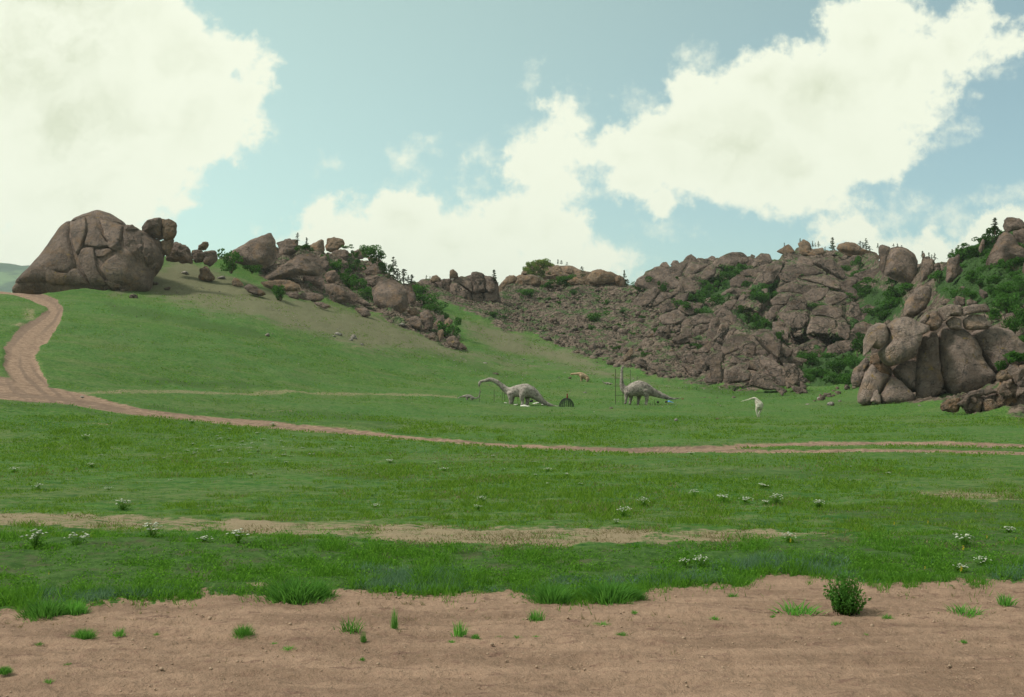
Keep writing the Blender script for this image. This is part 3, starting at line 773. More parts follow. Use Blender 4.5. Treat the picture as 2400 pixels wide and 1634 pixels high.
def slab_mesh(pts, d0=None, k=0.5, th=None, p=4.5, n=64, rings=11, rough=0.10, it=2, pull=0.0, cut=0.14, grow=1.045, body=None, thf=0.26, foot=0.0, facets=4):
    """a rounded rock body whose visible outline follows pts (photo pixels), set at its own distance d0 and d0's scale"""
    SEED[0] += 1; sd = SEED[0] * 7.77
    O = smooth_outline(pts, n, it, cut)
    c = centroid(O)
    O = c + (O - c) * grow
    yb = O[:, 1].max()
    if foot: O[:, 1] += foot * np.clip((O[:, 1] - (yb - 0.22 * (yb - O[:, 1].min()))) / (0.22 * (yb - O[:, 1].min())), 0, 1)
    if d0 is None: d0 = float(depth(c[0], min(yb, 1600))[0])
    d0 = d0 - pull
    m = d0 / F
    size = math.sqrt((O[:, 0].max() - O[:, 0].min()) * (yb - O[:, 1].min())) * m
    if th is None: th = thf * min((O[:, 0].max() - O[:, 0].min()), (yb - O[:, 1].min())) * m
    r = np.sin(np.linspace(0, 1, rings + 1)[1:] * math.pi / 2)
    ringP = np.concatenate([[c]] + [c + (O - c) * rr for rr in r])
    rr = np.concatenate([[0.0]] + [np.full(n, x) for x in r])
    bev = min(0.5, 1.0 / p)
    h = np.clip(1 - rr ** p, 0, 1) ** 0.5
    if facets: h = 0.55 * np.clip((1 - rr) / bev, 0, 1) + 0.45 * h
    rgf = np.random.default_rng(SEED[0] * 13 + 5)
    aa = np.arctan2(ringP[:, 1] - c[1], ringP[:, 0] - c[0])
    for _ in range(facets):
        h = h - rgf.uniform(.25, .85) * np.clip(rr * np.cos(aa - rgf.uniform(0, 6.283)) - rgf.uniform(-.05, .6), 0, None)
    h = np.maximum(h, 0.0) * (rr < 0.9999)
    nv = len(ringP)

    def place(sgn, amt):
        if body is not None:
            Y = body['d0'] + k * (body['yb'] - ringP[:, 1]) * body['d0'] / F
        else:
            Y = d0 + k * (yb - ringP[:, 1]) * m
        w = world(ringP[:, 0], ringP[:, 1], Y)
        nrm = np.array([0, -1.0, 0.35 * min(k, 1)]); nrm /= np.linalg.norm(nrm)
        off = sgn * th * amt * h
        if body is not None: off = off + body_h(body, ringP)
        return w + nrm * off[:, None]
    Fv = place(1, 1.0); Bv = place(-1, 1.4)[:nv - n]      # share the rim
    V = np.vstack([Fv, Bv])
    # noise
    q = V / max(size, 0.3)
    disp = rough * size * (fbm(q * 2.1 + sd, 4, 0.5) + 0.45 * (ridged(q * 3.1 + sd, 2) - 0.9))
    disp += rough * size * (0.40 * (ridged(q * np.array([2.2, 2.2, 5.5]) + sd + 20, 2) - 0.9) + 0.30 * fbm(q * 7.0 + sd + 33, 3, 0.6))
    cw = V.mean(0)
    dirv = V - cw; dirv /= np.linalg.norm(dirv, axis=1)[:, None] + 1e-6
    V = V + dirv * disp[:, None] * 0.6
    side = fbm(q * 4.3 + sd + 50, 3) * rough * size * 0.25
    V[:, 0] += side; V[:, 2] += fbm(q * 4.3 + sd + 90, 3) * rough * size * 0.25

    def ring(i, j): return 1 + i * n + (j % n)
    ja = np.arange(n); jb = (ja + 1) % n
    quads = []; tris = [np.stack([np.zeros(n, int), 1 + ja, 1 + jb], -1)]
    for i in range(rings - 1):
        quads.append(np.stack([1 + i * n + ja, 1 + (i + 1) * n + ja, 1 + (i + 1) * n + jb, 1 + i * n + jb], -1))
    o = nv                                               # back
    tris.append(np.stack([np.full(n, o), o + 1 + jb, o + 1 + ja], -1))
    for i in range(rings - 1):
        A = o + 1 + i * n + ja; B = o + 1 + i * n + jb
        if i + 1 < rings - 1: C = o + 1 + (i + 1) * n + jb; D = o + 1 + (i + 1) * n + ja
        else: C = 1 + (rings - 1) * n + jb; D = 1 + (rings - 1) * n + ja
        quads.append(np.stack([B, C, D, A], -1))
    # outline may run either way round: make faces look outward
    fl = np.vstack(quads); tl = np.vstack(tris)
    area = (O[:, 0] * np.roll(O[:, 1], -1) - np.roll(O[:, 0], -1) * O[:, 1]).sum()
    if area > 0: fl = fl[:, ::-1]; tl = tl[:, ::-1]
    return V, [fl, tl], (c, yb, d0)


def outcrop(name, label, cat, slabs, zone=None, mat=None, **kw):
    """a thing made of slabs; slabs: list of outlines or (outline, overrides)"""
    zf = Z(zone) if zone else (lambda p: p)
    root = None
    for s in slabs:
        ov = dict(kw)
        if isinstance(s, tuple): ov.update(s[1]); s = s[0]
        mt = ov.pop('mat', mat) or M_ROCK
        nm = ov.pop('name', 'slab')
        PLATES.append(zf(s))
        V, f, (c, yb, d0) = slab_mesh(zf(s), **ov)
        if root is None:
            root = empty(name, Vector(world(np.array([c[0]]), np.array([yb]), np.array([d0]))[0]), label, cat)
        V = V - np.array(root.location)
        link_mesh(nm, mesh_np(nm, V, f), mt, root)
    return root


def add_slabs(root, slabs, zone=None, mat=None, **kw):
    zf = Z(zone) if zone else (lambda p: p)
    for s in slabs:
        ov = dict(kw)
        if isinstance(s, tuple): ov.update(s[1]); s = s[0]
        mt = ov.pop('mat', mat) or M_ROCK
        nm = ov.pop('name', 'slab')
        V, f, _ = slab_mesh(zf(s), **ov)
        link_mesh(nm, mesh_np(nm, V - np.array(root.location), f), mt, root)


def lone_rock(name, label, pts, zone=None, mat=None, cat='boulder', group=None, **kw):
    zf = Z(zone) if zone else (lambda p: p)
    V, f, (c, yb, d0) = slab_mesh(zf(pts), **kw)
    loc = world(np.array([c[0]]), np.array([yb]), np.array([d0]))[0]
    o = link_mesh(name, mesh_np(name, V - loc, f), mat or M_ROCK, None, Vector(loc))
    return tag(o, label, cat, group)


def voronoi_cells(poly, spx, spy, seed, ang=0.0):
    """jittered seeds in a polygon -> convex cells (photo pixels)"""
    rg = np.random.default_rng(seed)
    P = np.asarray(poly, float)
    x0, y0 = P.min(0) - 2 * spx; x1, y1 = P.max(0) + 2 * spx
    ca, sa = math.cos(ang), math.sin(ang)
    pts = []
    R = max(x1 - x0, y1 - y0)
    cx, cy = (x0 + x1) / 2, (y0 + y1) / 2
    for a in np.arange(-R, R, spx):
        for b in np.arange(-R, R, spy):
            u = a + rg.uniform(-.48, .48) * spx; v = b + rg.uniform(-.48, .48) * spy
            x = cx + u * ca - v * sa; y = cy + u * sa + v * ca
            if x0 < x < x1 and y0 < y < y1: pts.append((x, y))
    pts = np.array(pts)
    ins = poly_sd(pts[:, 0], pts[:, 1], poly) > 0
    cells = []
    # anisotropic metric
    M = np.array([[ca / spx, sa / spx], [-sa / spy, ca / spy]])
    U = pts @ M.T
    for i in np.nonzero(ins)[0]:
        dd = ((U - U[i]) ** 2).sum(1); nb = np.argsort(dd)[1:13]
        c = [U[i] + np.array(v) * 1.6 for v in ((-1, -1), (1, -1), (1, 1), (-1, 1))]
        for j in nb:
            mid = (U[i] + U[j]) / 2; nv = U[j] - U[i]
            out = []
            for a, b in zip(c, c[1:] + c[:1]):
                da, db = (a - mid) @ nv, (b - mid) @ nv
                if da <= 0: out.append(a)
                if da * db < 0: out.append(a + (b - a) * (da / (da - db)))
            c = out
            if len(c) < 3: break
        if len(c) >= 3:
            cells.append(np.array(c) @ np.linalg.inv(M).T)
    return cells


ROOTS = {}
PLATES = []
# --- the big dome on the left
DOME_O = [(95, 712), (150, 660), (215, 598), (320, 470), (400, 350), (480, 240), (560, 190), (650, 150), (740, 125), (830, 140), (920, 190), (970, 235), (1040, 250), (1100, 290), (1180, 380), (1210, 460), (1125, 560), (1100, 690), (900, 765), (700, 775), (400, 762), (230, 750), (140, 735)]
DB = make_body(Z(1)(DOME_O), 110, 289, 9.0, 2.6, 1.0)
ROOTS['dome'] = outcrop('granite_dome', 'big rounded grey granite dome where the dirt road tops the hill, far left', 'rock dome', [
    (DOME_O, dict(th=9.0, p=2.6, n=140, rings=26, rough=0.022, grow=1.0, body=None, facets=0)),
    ([(130, 676), (320, 470), (480, 248), (560, 205), (590, 300), (610, 400), (640, 520), (655, 600), (600, 645), (520, 640), (400, 702), (200, 692)], dict(th=1.0, n=70, rings=12, rough=0.015)),
    ([(405, 590), (520, 642), (600, 650), (660, 612), (720, 680), (735, 718), (420, 712)], dict(th=0.9)),
    ([(600, 300), (640, 230), (710, 215), (735, 310), (725, 400), (690, 500), (660, 525), (630, 440)], dict(th=1.0)),
    ([(745, 200), (790, 230), (820, 330), (880, 430), (930, 460), (800, 480), (720, 455), (735, 400), (745, 300)], dict(th=1.0)),
    ([(565, 200), (650, 158), (740, 134), (830, 148), (915, 196), (960, 240), (900, 250), (800, 220), (700, 205), (620, 222), (575, 250)], dict(th=0.35, k=0.75, grow=0.93)),
    ([(800, 230), (900, 255), (972, 260), (978, 400), (920, 460), (870, 400), (830, 310)], dict(th=1.1)),
    ([(700, 470), (790, 450), (800, 560), (820, 640), (860, 712), (740, 722), (700, 620), (670, 560), (670, 530)], dict(th=0.9)),
    ([(870, 560), (960, 480), (1000, 540), (1090, 650), (1000, 700), (880, 715), (820, 620)], dict(th=1.0)),
    ([(985, 260), (1090, 290), (1110, 400), (1100, 560), (1040, 570), (1000, 480), (980, 350)], dict(th=0.9, rough=0.06)),
    ([(1110, 310), (1195, 390), (1205, 465), (1140, 500), (1110, 545)], dict(th=1.1, rough=0.06)),
    ([(975, 250), (1045, 252), (1060, 300), (1010, 340), (975, 310)], dict(th=2.0, rough=.16, facets=4)), ([(1000, 350), (1060, 330), (1075, 420), (1020, 470)], dict(th=0.9, rough=.16, facets=4)),
    ([(1060, 420), (1110, 400), (1120, 480), (1075, 560), (1050, 500)], dict(th=1.0, rough=.14, facets=4)), ([(790, 480), (900, 470), (930, 490), (860, 540), (810, 540)], dict(th=-0.6, rough=.05)),
    ([(880, 420), (960, 400), (985, 470), (930, 500), (890, 470)], dict(th=1.5, rough=.12, facets=3)), ([(1100, 480), (1160, 470), (1190, 520), (1130, 560)], dict(th=2.2, rough=.16, facets=4)),
    ([(840, 690), (920, 680), (960, 720), (880, 735)], dict(th=0.9, rough=.14, facets=4)),
], zone=1, d0=289, k=0.75, rough=0.03, n=60, rings=12, p=12.0, grow=0.985, body=DB, facets=2, cut=0.1)
ROOTS['tower'] = outcrop('rock_tower', 'squarish split rock tower standing on the right shoulder of the dome', 'rock tower', [
    [(1050, 262), (1060, 215), (1100, 175), (1190, 162), (1205, 200), (1210, 312), (1190, 330), (1130, 300), (1070, 278)],
    ([(1195, 168), (1260, 172), (1305, 200), (1307, 260), (1290, 312), (1230, 332), (1213, 312)], dict(mat=M_ROCKW)),
    ([(1190, 328), (1290, 318), (1275, 400), (1250, 452), (1215, 425)], dict(mat=M_ROCKW)),
    [(1105, 295), (1190, 333), (1225, 430), (1205, 475), (1120, 465)],
], zone=1, d0=300, k=0.15, rough=0.05, p=4.5, cut=0.12, grow=1.07)
ROOTS['lowblock'] = outcrop('rock_outcrop', 'low jagged row of rocks between the split tower and the tilted slab', 'rock outcrop', [
    [(1262, 390), (1310, 345), (1370, 360), (1402, 400), (1422, 492), (1350, 498), (1235, 472)],
    [(1412, 400), (1480, 395), (1518, 420), (1512, 485), (1440, 494)],
    [(1512, 410), (1590, 403), (1612, 470), (1560, 524), (1508, 494)],
], zone=1, d0=314, k=0.2, rough=0.09, cut=0.12, grow=1.1)
lone_rock('balanced_rock', 'small balanced rock perched on the low jagged row right of the split tower', [(1465, 392), (1470, 365), (1510, 338), (1545, 338), (1546, 370), (1522, 406), (1480, 402)], 1, M_ROCKW, 'boulder', d0=312, k=0, rough=0.08)

# --- the mid-left outcrop
ROOTS['mid'] = outcrop('rock_outcrop', 'long broken granite outcrop with a large tilted slab running down the left hill', 'rock outcrop', [
    ([(85, 352), (250, 250), (370, 195), (485, 148), (520, 200), (545, 290), (540, 340), (510, 372), (430, 412), (300, 402), (150, 402)], dict(n=64, rings=12, rough=0.05, p=3)),
    ([(290, 392), (370, 320), (460, 255), (532, 250), (548, 300), (522, 368), (430, 414), (330, 412)], dict(pull=2.5, rough=0.05)),
    [(530, 215), (610, 185), (682, 183), (692, 250), (682, 288), (610, 318), (550, 342), (548, 270)],
    ([(405, 500), (430, 478), (560, 380), (690, 308), (790, 298), (840, 330), (882, 430), (850, 472), (720, 458), (560, 482), (430, 522)], dict(n=64, rings=12, pull=4, rough=0.05, p=3)),
    ([(408, 512), (540, 488), (640, 498), (702, 530), (712, 572), (620, 582), (520, 562), (450, 542)], dict(mat=M_ROCKW, pull=3)),
    [(718, 470), (790, 450), (870, 458), (898, 530), (880, 565), (800, 545), (740, 505)],
    ([(765, 242), (880, 188), (892, 292), (850, 304), (778, 288)], dict(mat=M_ROCKW)),
    ([(893, 240), (908, 185), (960, 174), (1020, 198), (1040, 240), (1012, 264), (930, 288), (898, 278)], dict(mat=M_ROCKW)),
    [(935, 292), (1000, 260), (1062, 272), (1078, 322), (1030, 335), (970, 335)],
    [(928, 342), (1050, 348), (1072, 402), (1000, 415), (938, 385)],
    [(1078, 300), (1130, 266), (1182, 273), (1204, 322), (1140, 344), (1083, 332)],
    [(1200, 318), (1290, 328), (1345, 402), (1300, 445), (1220, 405)],
    [(1148, 402), (1220, 378), (1322, 398), (1334, 455), (1280, 475), (1180, 455)],
    [(1178, 472), (1300, 462), (1335, 505), (1260, 555), (1188, 535)],
    ([(1248, 570), (1300, 500), (1390, 488), (1450, 518), (1492, 580), (1512, 680), (1482, 722), (1400, 757), (1320, 722), (1248, 662)], dict(n=60, rings=12, rough=0.04, p=3.2)),
    [(1468, 520), (1530, 528), (1562, 600), (1564, 672), (1520, 684), (1490, 580)],
    [(688, 622), (740, 583), (830, 588), (882, 627), (860, 648), (760, 658), (700, 648)],
    [(888, 532), (960, 518), (1040, 558), (1084, 622), (1060, 664), (960, 668), (900, 602)],
    [(840, 330), (900, 310), (925, 380), (900, 440), (880, 430)],
    [(890, 440), (960, 420), (1000, 470), (960, 520), (900, 510)],
    [(1060, 560), (1130, 600), (1250, 690), (1180, 690), (1090, 640)],
    [(1100, 700), (1200, 700), (1240, 760), (1170, 770)],
    [(1478, 782), (1560, 753), (1622, 792), (1612, 864), (1540, 844)],
    ([(1498, 722), (1560, 698), (1604, 742), (1540, 762)], dict(mat=M_ROCKW)),
    [(1598, 742), (1650, 718), (1702, 762), (1692, 854), (1640, 874), (1610, 802)],
    [(1698, 832), (1730, 758), (1772, 758), (1772, 852), (1730, 874)],
    ([(1774, 800), (1810, 768), (1838, 800), (1820, 844), (1780, 844)], dict(mat=M_ROCKW)),
    ([(1724, 872), (1770, 858), (1772, 922), (1740, 954)], dict(mat=M_ROCKW)),
    [(1650, 900), (1690, 880), (1720, 910), (1700, 940), (1660, 930)],
    [(1780, 930), (1850, 910), (1900, 960), (1880, 1010), (1800, 980)],
    [(1890, 960), (1930, 980), (1950, 1010), (1900, 1010)],
    [(800, 660), (870, 655), (940, 690), (900, 712), (830, 690)],
    [(600, 585), (680, 580), (720, 610), (690, 640), (620, 620)],
], zone=2, k=0.55, rough=0.09, th=None)

# --- wall on the saddle and the crest to its right
ROOTS['wall'] = outcrop('rock_wall', 'cracked rock wall with knobs on top along the low saddle of the ridge', 'rock wall', [
    ([(20, 345), (100, 305), (240, 300), (360, 285), (520, 275), (600, 240), (720, 275), (765, 390), (775, 530), (400, 560), (200, 540), (60, 420)], dict(pull=-1.0, th=1.0, n=90, rings=12, facets=0, name='core')),
    [(20, 335), (100, 293), (190, 288), (242, 330), (252, 474), (180, 434), (90, 375)],
    [(238, 330), (282, 333), (322, 484), (258, 484)],
    ([(366, 320), (400, 308), (470, 343), (542, 410), (553, 472), (522, 524), (368, 514), (363, 420)], dict(th=5, p=4)),
    [(398, 282), (470, 253), (522, 268), (553, 300), (553, 404), (470, 342), (400, 312)],
    [(538, 262), (558, 224), (600, 218), (652, 238), (672, 300), (662, 384), (560, 404), (553, 300)],
    [(658, 252), (722, 258), (742, 300), (764, 384), (700, 404), (663, 352)],
    ([(183, 292), (200, 253), (240, 246), (273, 275), (273, 302), (200, 308)], dict(mat=M_ROCKW)),
    [(278, 292), (362, 273), (370, 322), (362, 504), (320, 484), (283, 342)],
    [(550, 410), (640, 400), (660, 480), (600, 520), (555, 500)],
    [(660, 400), (770, 395), (780, 470), (700, 490), (660, 470)],
    [(180, 440), (250, 480), (330, 490), (340, 540), (240, 540), (160, 490)],
], zone=3, d0=412, k=0.3, rough=0.06, cut=0.10, p=6, grow=1.09, facets=2, mat=M_ROCKB)
lone_rock('perched_rock', 'upright egg shaped orange rock perched on the saddle wall', [(350, 262), (357, 204), (385, 190), (421, 224), (432, 262), (400, 278), (358, 278)], 3, M_ROCKW, d0=412, k=0, rough=0.05)
ROOTS['crest'] = outcrop('rock_crest', 'layered brown rock crest on the ridge just right of the saddle gap', 'rock crest', [
    ([(800, 385), (860, 275), (1000, 255), (1160, 300), (1380, 285), (1540, 292), (1620, 225), (1760, 235), (1868, 262), (1870, 370), (1500, 440), (1100, 440), (850, 430)], dict(pull=-1.0, th=1.0, n=90, rings=12, facets=0, name='core')),
    [(796, 372), (808, 310), (848, 258), (930, 243), (965, 290), (900, 335), (840, 385)],
    [(930, 258), (1000, 236), (1100, 243), (1165, 290), (1140, 335), (1000, 355), (895, 375)],
    [(825, 382), (1000, 348), (1105, 350), (1000, 405), (855, 415)],
    [(1370, 278), (1460, 260), (1545, 290), (1545, 335), (1390, 325)],
    [(1555, 252), (1620, 203), (1700, 193), (1762, 213), (1803, 250), (1815, 305), (1700, 325), (1575, 315)],
    [(1798, 262), (1862, 243), (1873, 292), (1832, 335)],
    [(1160, 290), (1280, 300), (1380, 320), (1280, 350), (1150, 340)],
    [(1540, 300), (1600, 310), (1620, 350), (1540, 345)],
], zone=3, d0=465, k=0.3, rough=0.08, mat=M_ROCKW)
ROOTS['farknoll'] = outcrop('rock_knoll', 'yellowish knoll with bright green bushes rising behind the brown crest', 'rock knoll', [
    ([(980, 262), (1000, 225), (1040, 170), (1110, 122), (1200, 118), (1280, 153), (1380, 148), (1450, 188), (1500, 208), (1580, 218), (1580, 300), (980, 300)], dict(n=60, rings=12)),
    [(990, 240), (1020, 180), (1060, 190), (1060, 240)], [(1180, 220), (1240, 170), (1330, 165), (1360, 220), (1280, 240)],
    [(1350, 175), (1400, 155), (1450, 195), (1440, 240), (1370, 230)],
], zone=3, d0=560, k=0.8, rough=0.10, mat=M_ROCKW)

# --- the big mountain right of centre
R_MTN = [(1480, 690), (1500, 660), (1560, 630), (1640, 605), (1720, 610), (1800, 610), (1900, 590), (1990, 610), (2050, 640), (2070, 700), (2020, 780), (1960, 860), (1900, 900), (1760, 905), (1660, 880), (1640, 800), (1560, 750)]
ROOTS['mountain'] = outcrop('rock_mountain', 'massive cracked granite mountain face with green ledges right of centre', 'rock mountain', [
    ([(165, 562), (220, 498), (300, 428), (400, 396), (470, 416), (522, 480), (605, 560), (560, 604), (300, 604)], dict(n=60, rings=11)),
    [(388, 402), (420, 358), (460, 353), (493, 400), (440, 424)], [(493, 382), (520, 340), (560, 343), (588, 387), (540, 404)],
    [(596, 372), (640, 298), (680, 286), (722, 320), (734, 372), (700, 434), (630, 424)],
    [(726, 382), (780, 328), (830, 318), (853, 380), (822, 454), (738, 444)], [(823, 322), (860, 298), (893, 314), (882, 353), (838, 353)],
    ([(846, 432), (880, 348), (960, 298), (1040, 266), (1120, 268), (1183, 320), (1194, 352), (1100, 394), (960, 424)], dict(n=60, rings=11, rough=.05)),
    [(1188, 322), (1210, 283), (1243, 299), (1233, 343)], [(1236, 322), (1290, 273), (1370, 288), (1394, 352), (1330, 394), (1230, 404), (1198, 434)],
    ([(1426, 263), (1500, 218), (1540, 198), (1583, 240), (1594, 274), (1500, 294)], dict(mat=M_ROCKW)),
    ([(1611, 252), (1628, 180), (1670, 158), (1722, 188), (1752, 240), (1840, 228), (1884, 272), (1800, 314), (1700, 304), (1636, 294)], dict(mat=M_ROCKW, rough=.13)),
    ([(1966, 252), (1978, 198), (2040, 178), (2130, 188), (2202, 240), (2244, 302), (2150, 334), (2060, 294)], dict(mat=M_ROCKW)),
    ([(1745, 352), (1800, 328), (1920, 338), (2024, 420), (2064, 524), (2000, 504), (1880, 434)], dict(pull=2.0)),
    ([(1475, 432), (1540, 378), (1640, 368), (1700, 378), (1760, 398), (1855, 452), (1780, 474), (1640, 484), (1515, 484)], dict(pull=2.0)),
    ([(1645, 502), (1760, 478), (1880, 468), (1984, 530), (2004, 604), (1900, 584), (1780, 544)], dict(pull=2.0)),
    ([(1435, 582), (1560, 538), (1700, 558), (1805, 558), (1782, 644), (1700, 644), (1560, 624), (1436, 624)], dict(pull=2.0)),
    ([(1375, 692), (1450, 628), (1562, 638), (1532, 724), (1396, 744)], dict(pull=2.0)),
    ([(1335, 832), (1400, 738), (1484, 738), (1442, 834), (1378, 874)], dict(pull=2.0)),
    ([(1536, 692), (1660, 648), (1704, 700), (1692, 784), (1560, 784), (1496, 804)], dict(pull=2.0)),
    ([(1426, 802), (1560, 788), (1702, 808), (1724, 872), (1640, 954), (1560, 934), (1476, 864)], dict(pull=2.0)),
    ([(1735, 792), (1800, 737), (1920, 737), (2014, 780), (2024, 834), (1960, 864), (1850, 834), (1758, 824)], dict(pull=2.0)),
    ([(1715, 902), (1738, 828), (1850, 838), (1962, 868), (1964, 984), (1860, 1004), (1756, 984), (1696, 994)], dict(pull=2.0)),
    ([(1966, 872), (2040, 857), (2084, 962), (2062, 1054), (1978, 1004)], dict(pull=2.0)),
    ([(1696, 1002), (1860, 1008), (1944, 1018), (1900, 1064), (1830, 1074), (1756, 1064)], dict(pull=2.0)),
    ([(1396, 882), (1480, 868), (1544, 952), (1532, 1064), (1458, 1004), (1396, 964)], dict(pull=2.0)),
    [(1226, 542), (1280, 458), (1340, 388), (1420, 368), (1484, 388), (1442, 474), (1400, 544), (1288, 564)],
    [(955, 622), (1040, 573), (1064, 602), (1000, 644), (926, 664)], [(1086, 692), (1150, 608), (1214, 598), (1182, 664), (1118, 724)],
    [(1046, 762), (1120, 698), (1222, 698), (1294, 762), (1272, 814), (1148, 794)], [(1276, 622), (1310, 588), (1353, 588), (1354, 644), (1298, 654)],
    [(786, 682), (850, 668), (904, 732), (860, 774), (798, 722)], [(286, 602), (350, 568), (404, 590), (404, 634), (318, 644)],
    [(1560, 960), (1650, 970), (1690, 1010), (1740, 1080), (1640, 1060), (1560, 1030)],
    [(2090, 700), (2160, 720), (2180, 820), (2120, 860), (2070, 780)], [(2060, 560), (2140, 600), (2150, 690), (2080, 680), (2030, 600)],
    [(2060, 1060), (2100, 980), (2150, 1010), (2140, 1080), (2090, 1120)],
], zone=4, k=0.8, rough=0.05, mat=M_ROCKB, grow=1.02, thf=0.15, p=10, cut=0.09, facets=3)
CHUTES = [Z(4)(c) for c in ([(690, 700), (780, 600), (870, 540), (960, 470), (1130, 385), (1190, 420), (1060, 510), (970, 610), (900, 720), (860, 800), (700, 770)], [(1180, 600), (1400, 520), (1440, 560), (1390, 690), (1330, 760), (1240, 690)], [(2010, 610), (2160, 400), (2240, 420), (2210, 720), (2080, 670)], [(540, 760), (800, 770), (900, 830), (860, 870), (700, 860)], [(1060, 790), (1180, 830), (1340, 880), (1440, 1040), (1400, 1080), (1280, 970), (1120, 890)], [(1640, 1200), (1900, 1200), (2100, 1250), (2000, 1450), (1700, 1480)])]
cells = voronoi_cells(R_MTN, 58, 27, 5, -0.32)
rg = np.random.default_rng(3)
for c in cells:
    cc = centroid(c); c2 = cc + (c - cc) * rg.uniform(0.95, 1.04)
    if max(poly_sd(cc[:1], cc[1:], ch)[0] for ch in CHUTES) > 0 and rg.random() < 0.85: continue
    if max(poly_sd(cc[:1], cc[1:], ch)[0] for ch in PLATES) > 3: continue
    if min(-(seg_mask(cc[:1], cc[1:], [(a_, b_, w_) for a_, b_ in l_], 1.0)[0]) for l_, w_, _a in CLEFTS) < -0.6: continue
    add_slabs(ROOTS['mountain'], [(list(map(tuple, c2)), dict(n=40, rings=9, it=1, cut=0.09, p=9, thf=rg.uniform(.07, .13), pull=rg.uniform(-2.0, 1.6), rough=0.09, k=rg.uniform(.5, 1.1), grow=1.0))], mat=M_ROCKB)
ROOTS['crag'] = outcrop('rock_crag', 'fractured crag with a pointed top and dark diagonal clefts at the foot of the mountain', 'rock crag', [
    [(895, 832), (965, 705), (1044, 792), (1054, 844), (1000, 884), (928, 884)], [(826, 962), (850, 858), (912, 838), (932, 882), (880, 964), (838, 1004)],
    [(896, 1002), (940, 898), (1002, 888), (1014, 962), (940, 1064), (826, 1084)], [(956, 1072), (1010, 958), (1064, 958), (1022, 1064), (978, 1094)],
    [(1006, 1082), (1060, 1048), (1114, 1058), (1082, 1134), (1028, 1134)], [(1086, 1112), (1150, 1048), (1232, 1048), (1264, 1112), (1200, 1164), (1128, 1164)],
    ([(1226, 1007), (1340, 968), (1422, 998), (1474, 1090), (1462, 1234), (1400, 1184), (1308, 1104)], dict(pull=5, n=60, rings=11, rough=.05)),
    ([(1480, 1070), (1540, 1108), (1614, 1242), (1560, 1252), (1494, 1232)], dict(pull=3)),
    ([(1484, 1242), (1600, 1255), (1646, 1342), (1624, 1436), (1520, 1484), (1502, 1352)], dict(pull=4)),
    ([(826, 1202), (870, 1138), (962, 1148), (974, 1212), (942, 1252), (962, 1404), (850, 1394), (838, 1272)], dict(pull=5, p=4)),
    ([(1036, 1182), (1180, 1198), (1274, 1262), (1336, 1344), (1200, 1302), (996, 1242)], dict(pull=4)),
    ([(966, 1292), (1060, 1258), (1204, 1320), (1204, 1404), (1000, 1434), (956, 1404)], dict(pull=5)),
    ([(1206, 1332), (1330, 1348), (1424, 1420), (1486, 1484), (1340, 1486), (1176, 1444)], dict(pull=5)),
    ([(1286, 1172), (1400, 1208), (1474, 1292), (1492, 1404), (1400, 1374), (1328, 1302), (1278, 1242)], dict(pull=3)),
    ([(696, 1222), (780, 1188), (824, 1262), (812, 1354), (718, 1334)], dict(pull=3)),
    ([(600, 1180), (690, 1130), (720, 1200), (690, 1270), (610, 1250)], dict(pull=3)),
    ([(1640, 1400), (1680, 1430), (1700, 1470), (1640, 1480)], dict(pull=2)),
    ([(100, 1160), (150, 1110), (175, 1150), (120, 1230), (70, 1240)], dict(mat=M_ROCKW)), [(190, 1260), (220, 1200), (290, 1230), (270, 1290)],
    [(280, 1290), (330, 1240), (390, 1290), (410, 1350), (330, 1340)], [(330, 1010), (400, 920), (490, 910), (500, 970), (430, 1040)],
    [(500, 1040), (600, 980), (680, 990), (660, 1060), (560, 1090)],
], zone=4, k=0.6, rough=0.05, thf=0.20, p=10, cut=0.10, mat=M_ROCKB, pull=1.5, grow=0.99)
R_CRAG = Z(4)([(560, 1130), (700, 1060), (820, 1050), (960, 1010), (1200, 990), (1420, 1010), (1600, 1240), (1690, 1470), (1480, 1490), (1200, 1460), (960, 1420), (800, 1370), (640, 1300)])
for c in voronoi_cells(R_CRAG, 34, 16, 8, 0.5):
    cc = centroid(c); c2 = cc + (c - cc) * rg.uniform(0.95, 1.04)
    if max(poly_sd(cc[:1], cc[1:], ch)[0] for ch in PLATES) > 3: continue
    if min(-(seg_mask(cc[:1], cc[1:], [(a_, b_, w_) for a_, b_ in l_], 1.0)[0]) for l_, w_, _a in CLEFTS) < -0.6: continue
    add_slabs(ROOTS['crag'], [(list(map(tuple, c2)), dict(n=36, rings=8, it=1, cut=0.09, p=9, thf=rg.uniform(.12, .25), pull=rg.uniform(-2.5, 0.5), rough=0.09, k=rg.uniform(.5, 1.0), grow=1.0))], mat=M_ROCKB)

# --- cliffs behind the gully and the brushy right-hand hill
ROOTS['cliff'] = outcrop('rock_cliff', 'sheer pale cliff blocks on the skyline behind the green gully', 'rock cliff', [
    ([(606, 292), (640, 283), (694, 310), (662, 400), (642, 494), (611, 444)], dict(pull=5)),
    ([(686, 312), (780, 298), (862, 348), (884, 400), (874, 584), (800, 564), (700, 524), (646, 494), (666, 400)], dict(pull=6, n=60, rings=11, rough=.04)),
    ([(911, 392), (950, 368), (1003, 400), (1004, 474), (940, 544), (906, 544)], dict(pull=5)), ([(998, 422), (1040, 408), (1054, 472), (1008, 484)], dict(pull=5)),
    ([(306, 322), (320, 283), (400, 273), (460, 288), (500, 328), (592, 338), (604, 404), (500, 374), (398, 344)], dict(pull=3, mat=M_ROCKW)),
    ([(920, 350), (930, 340), (940, 360), (935, 380), (918, 376)], dict(pull=5)),
], zone=5, k=0.3, rough=0.08, mat=M_ROCK, p=3.5)
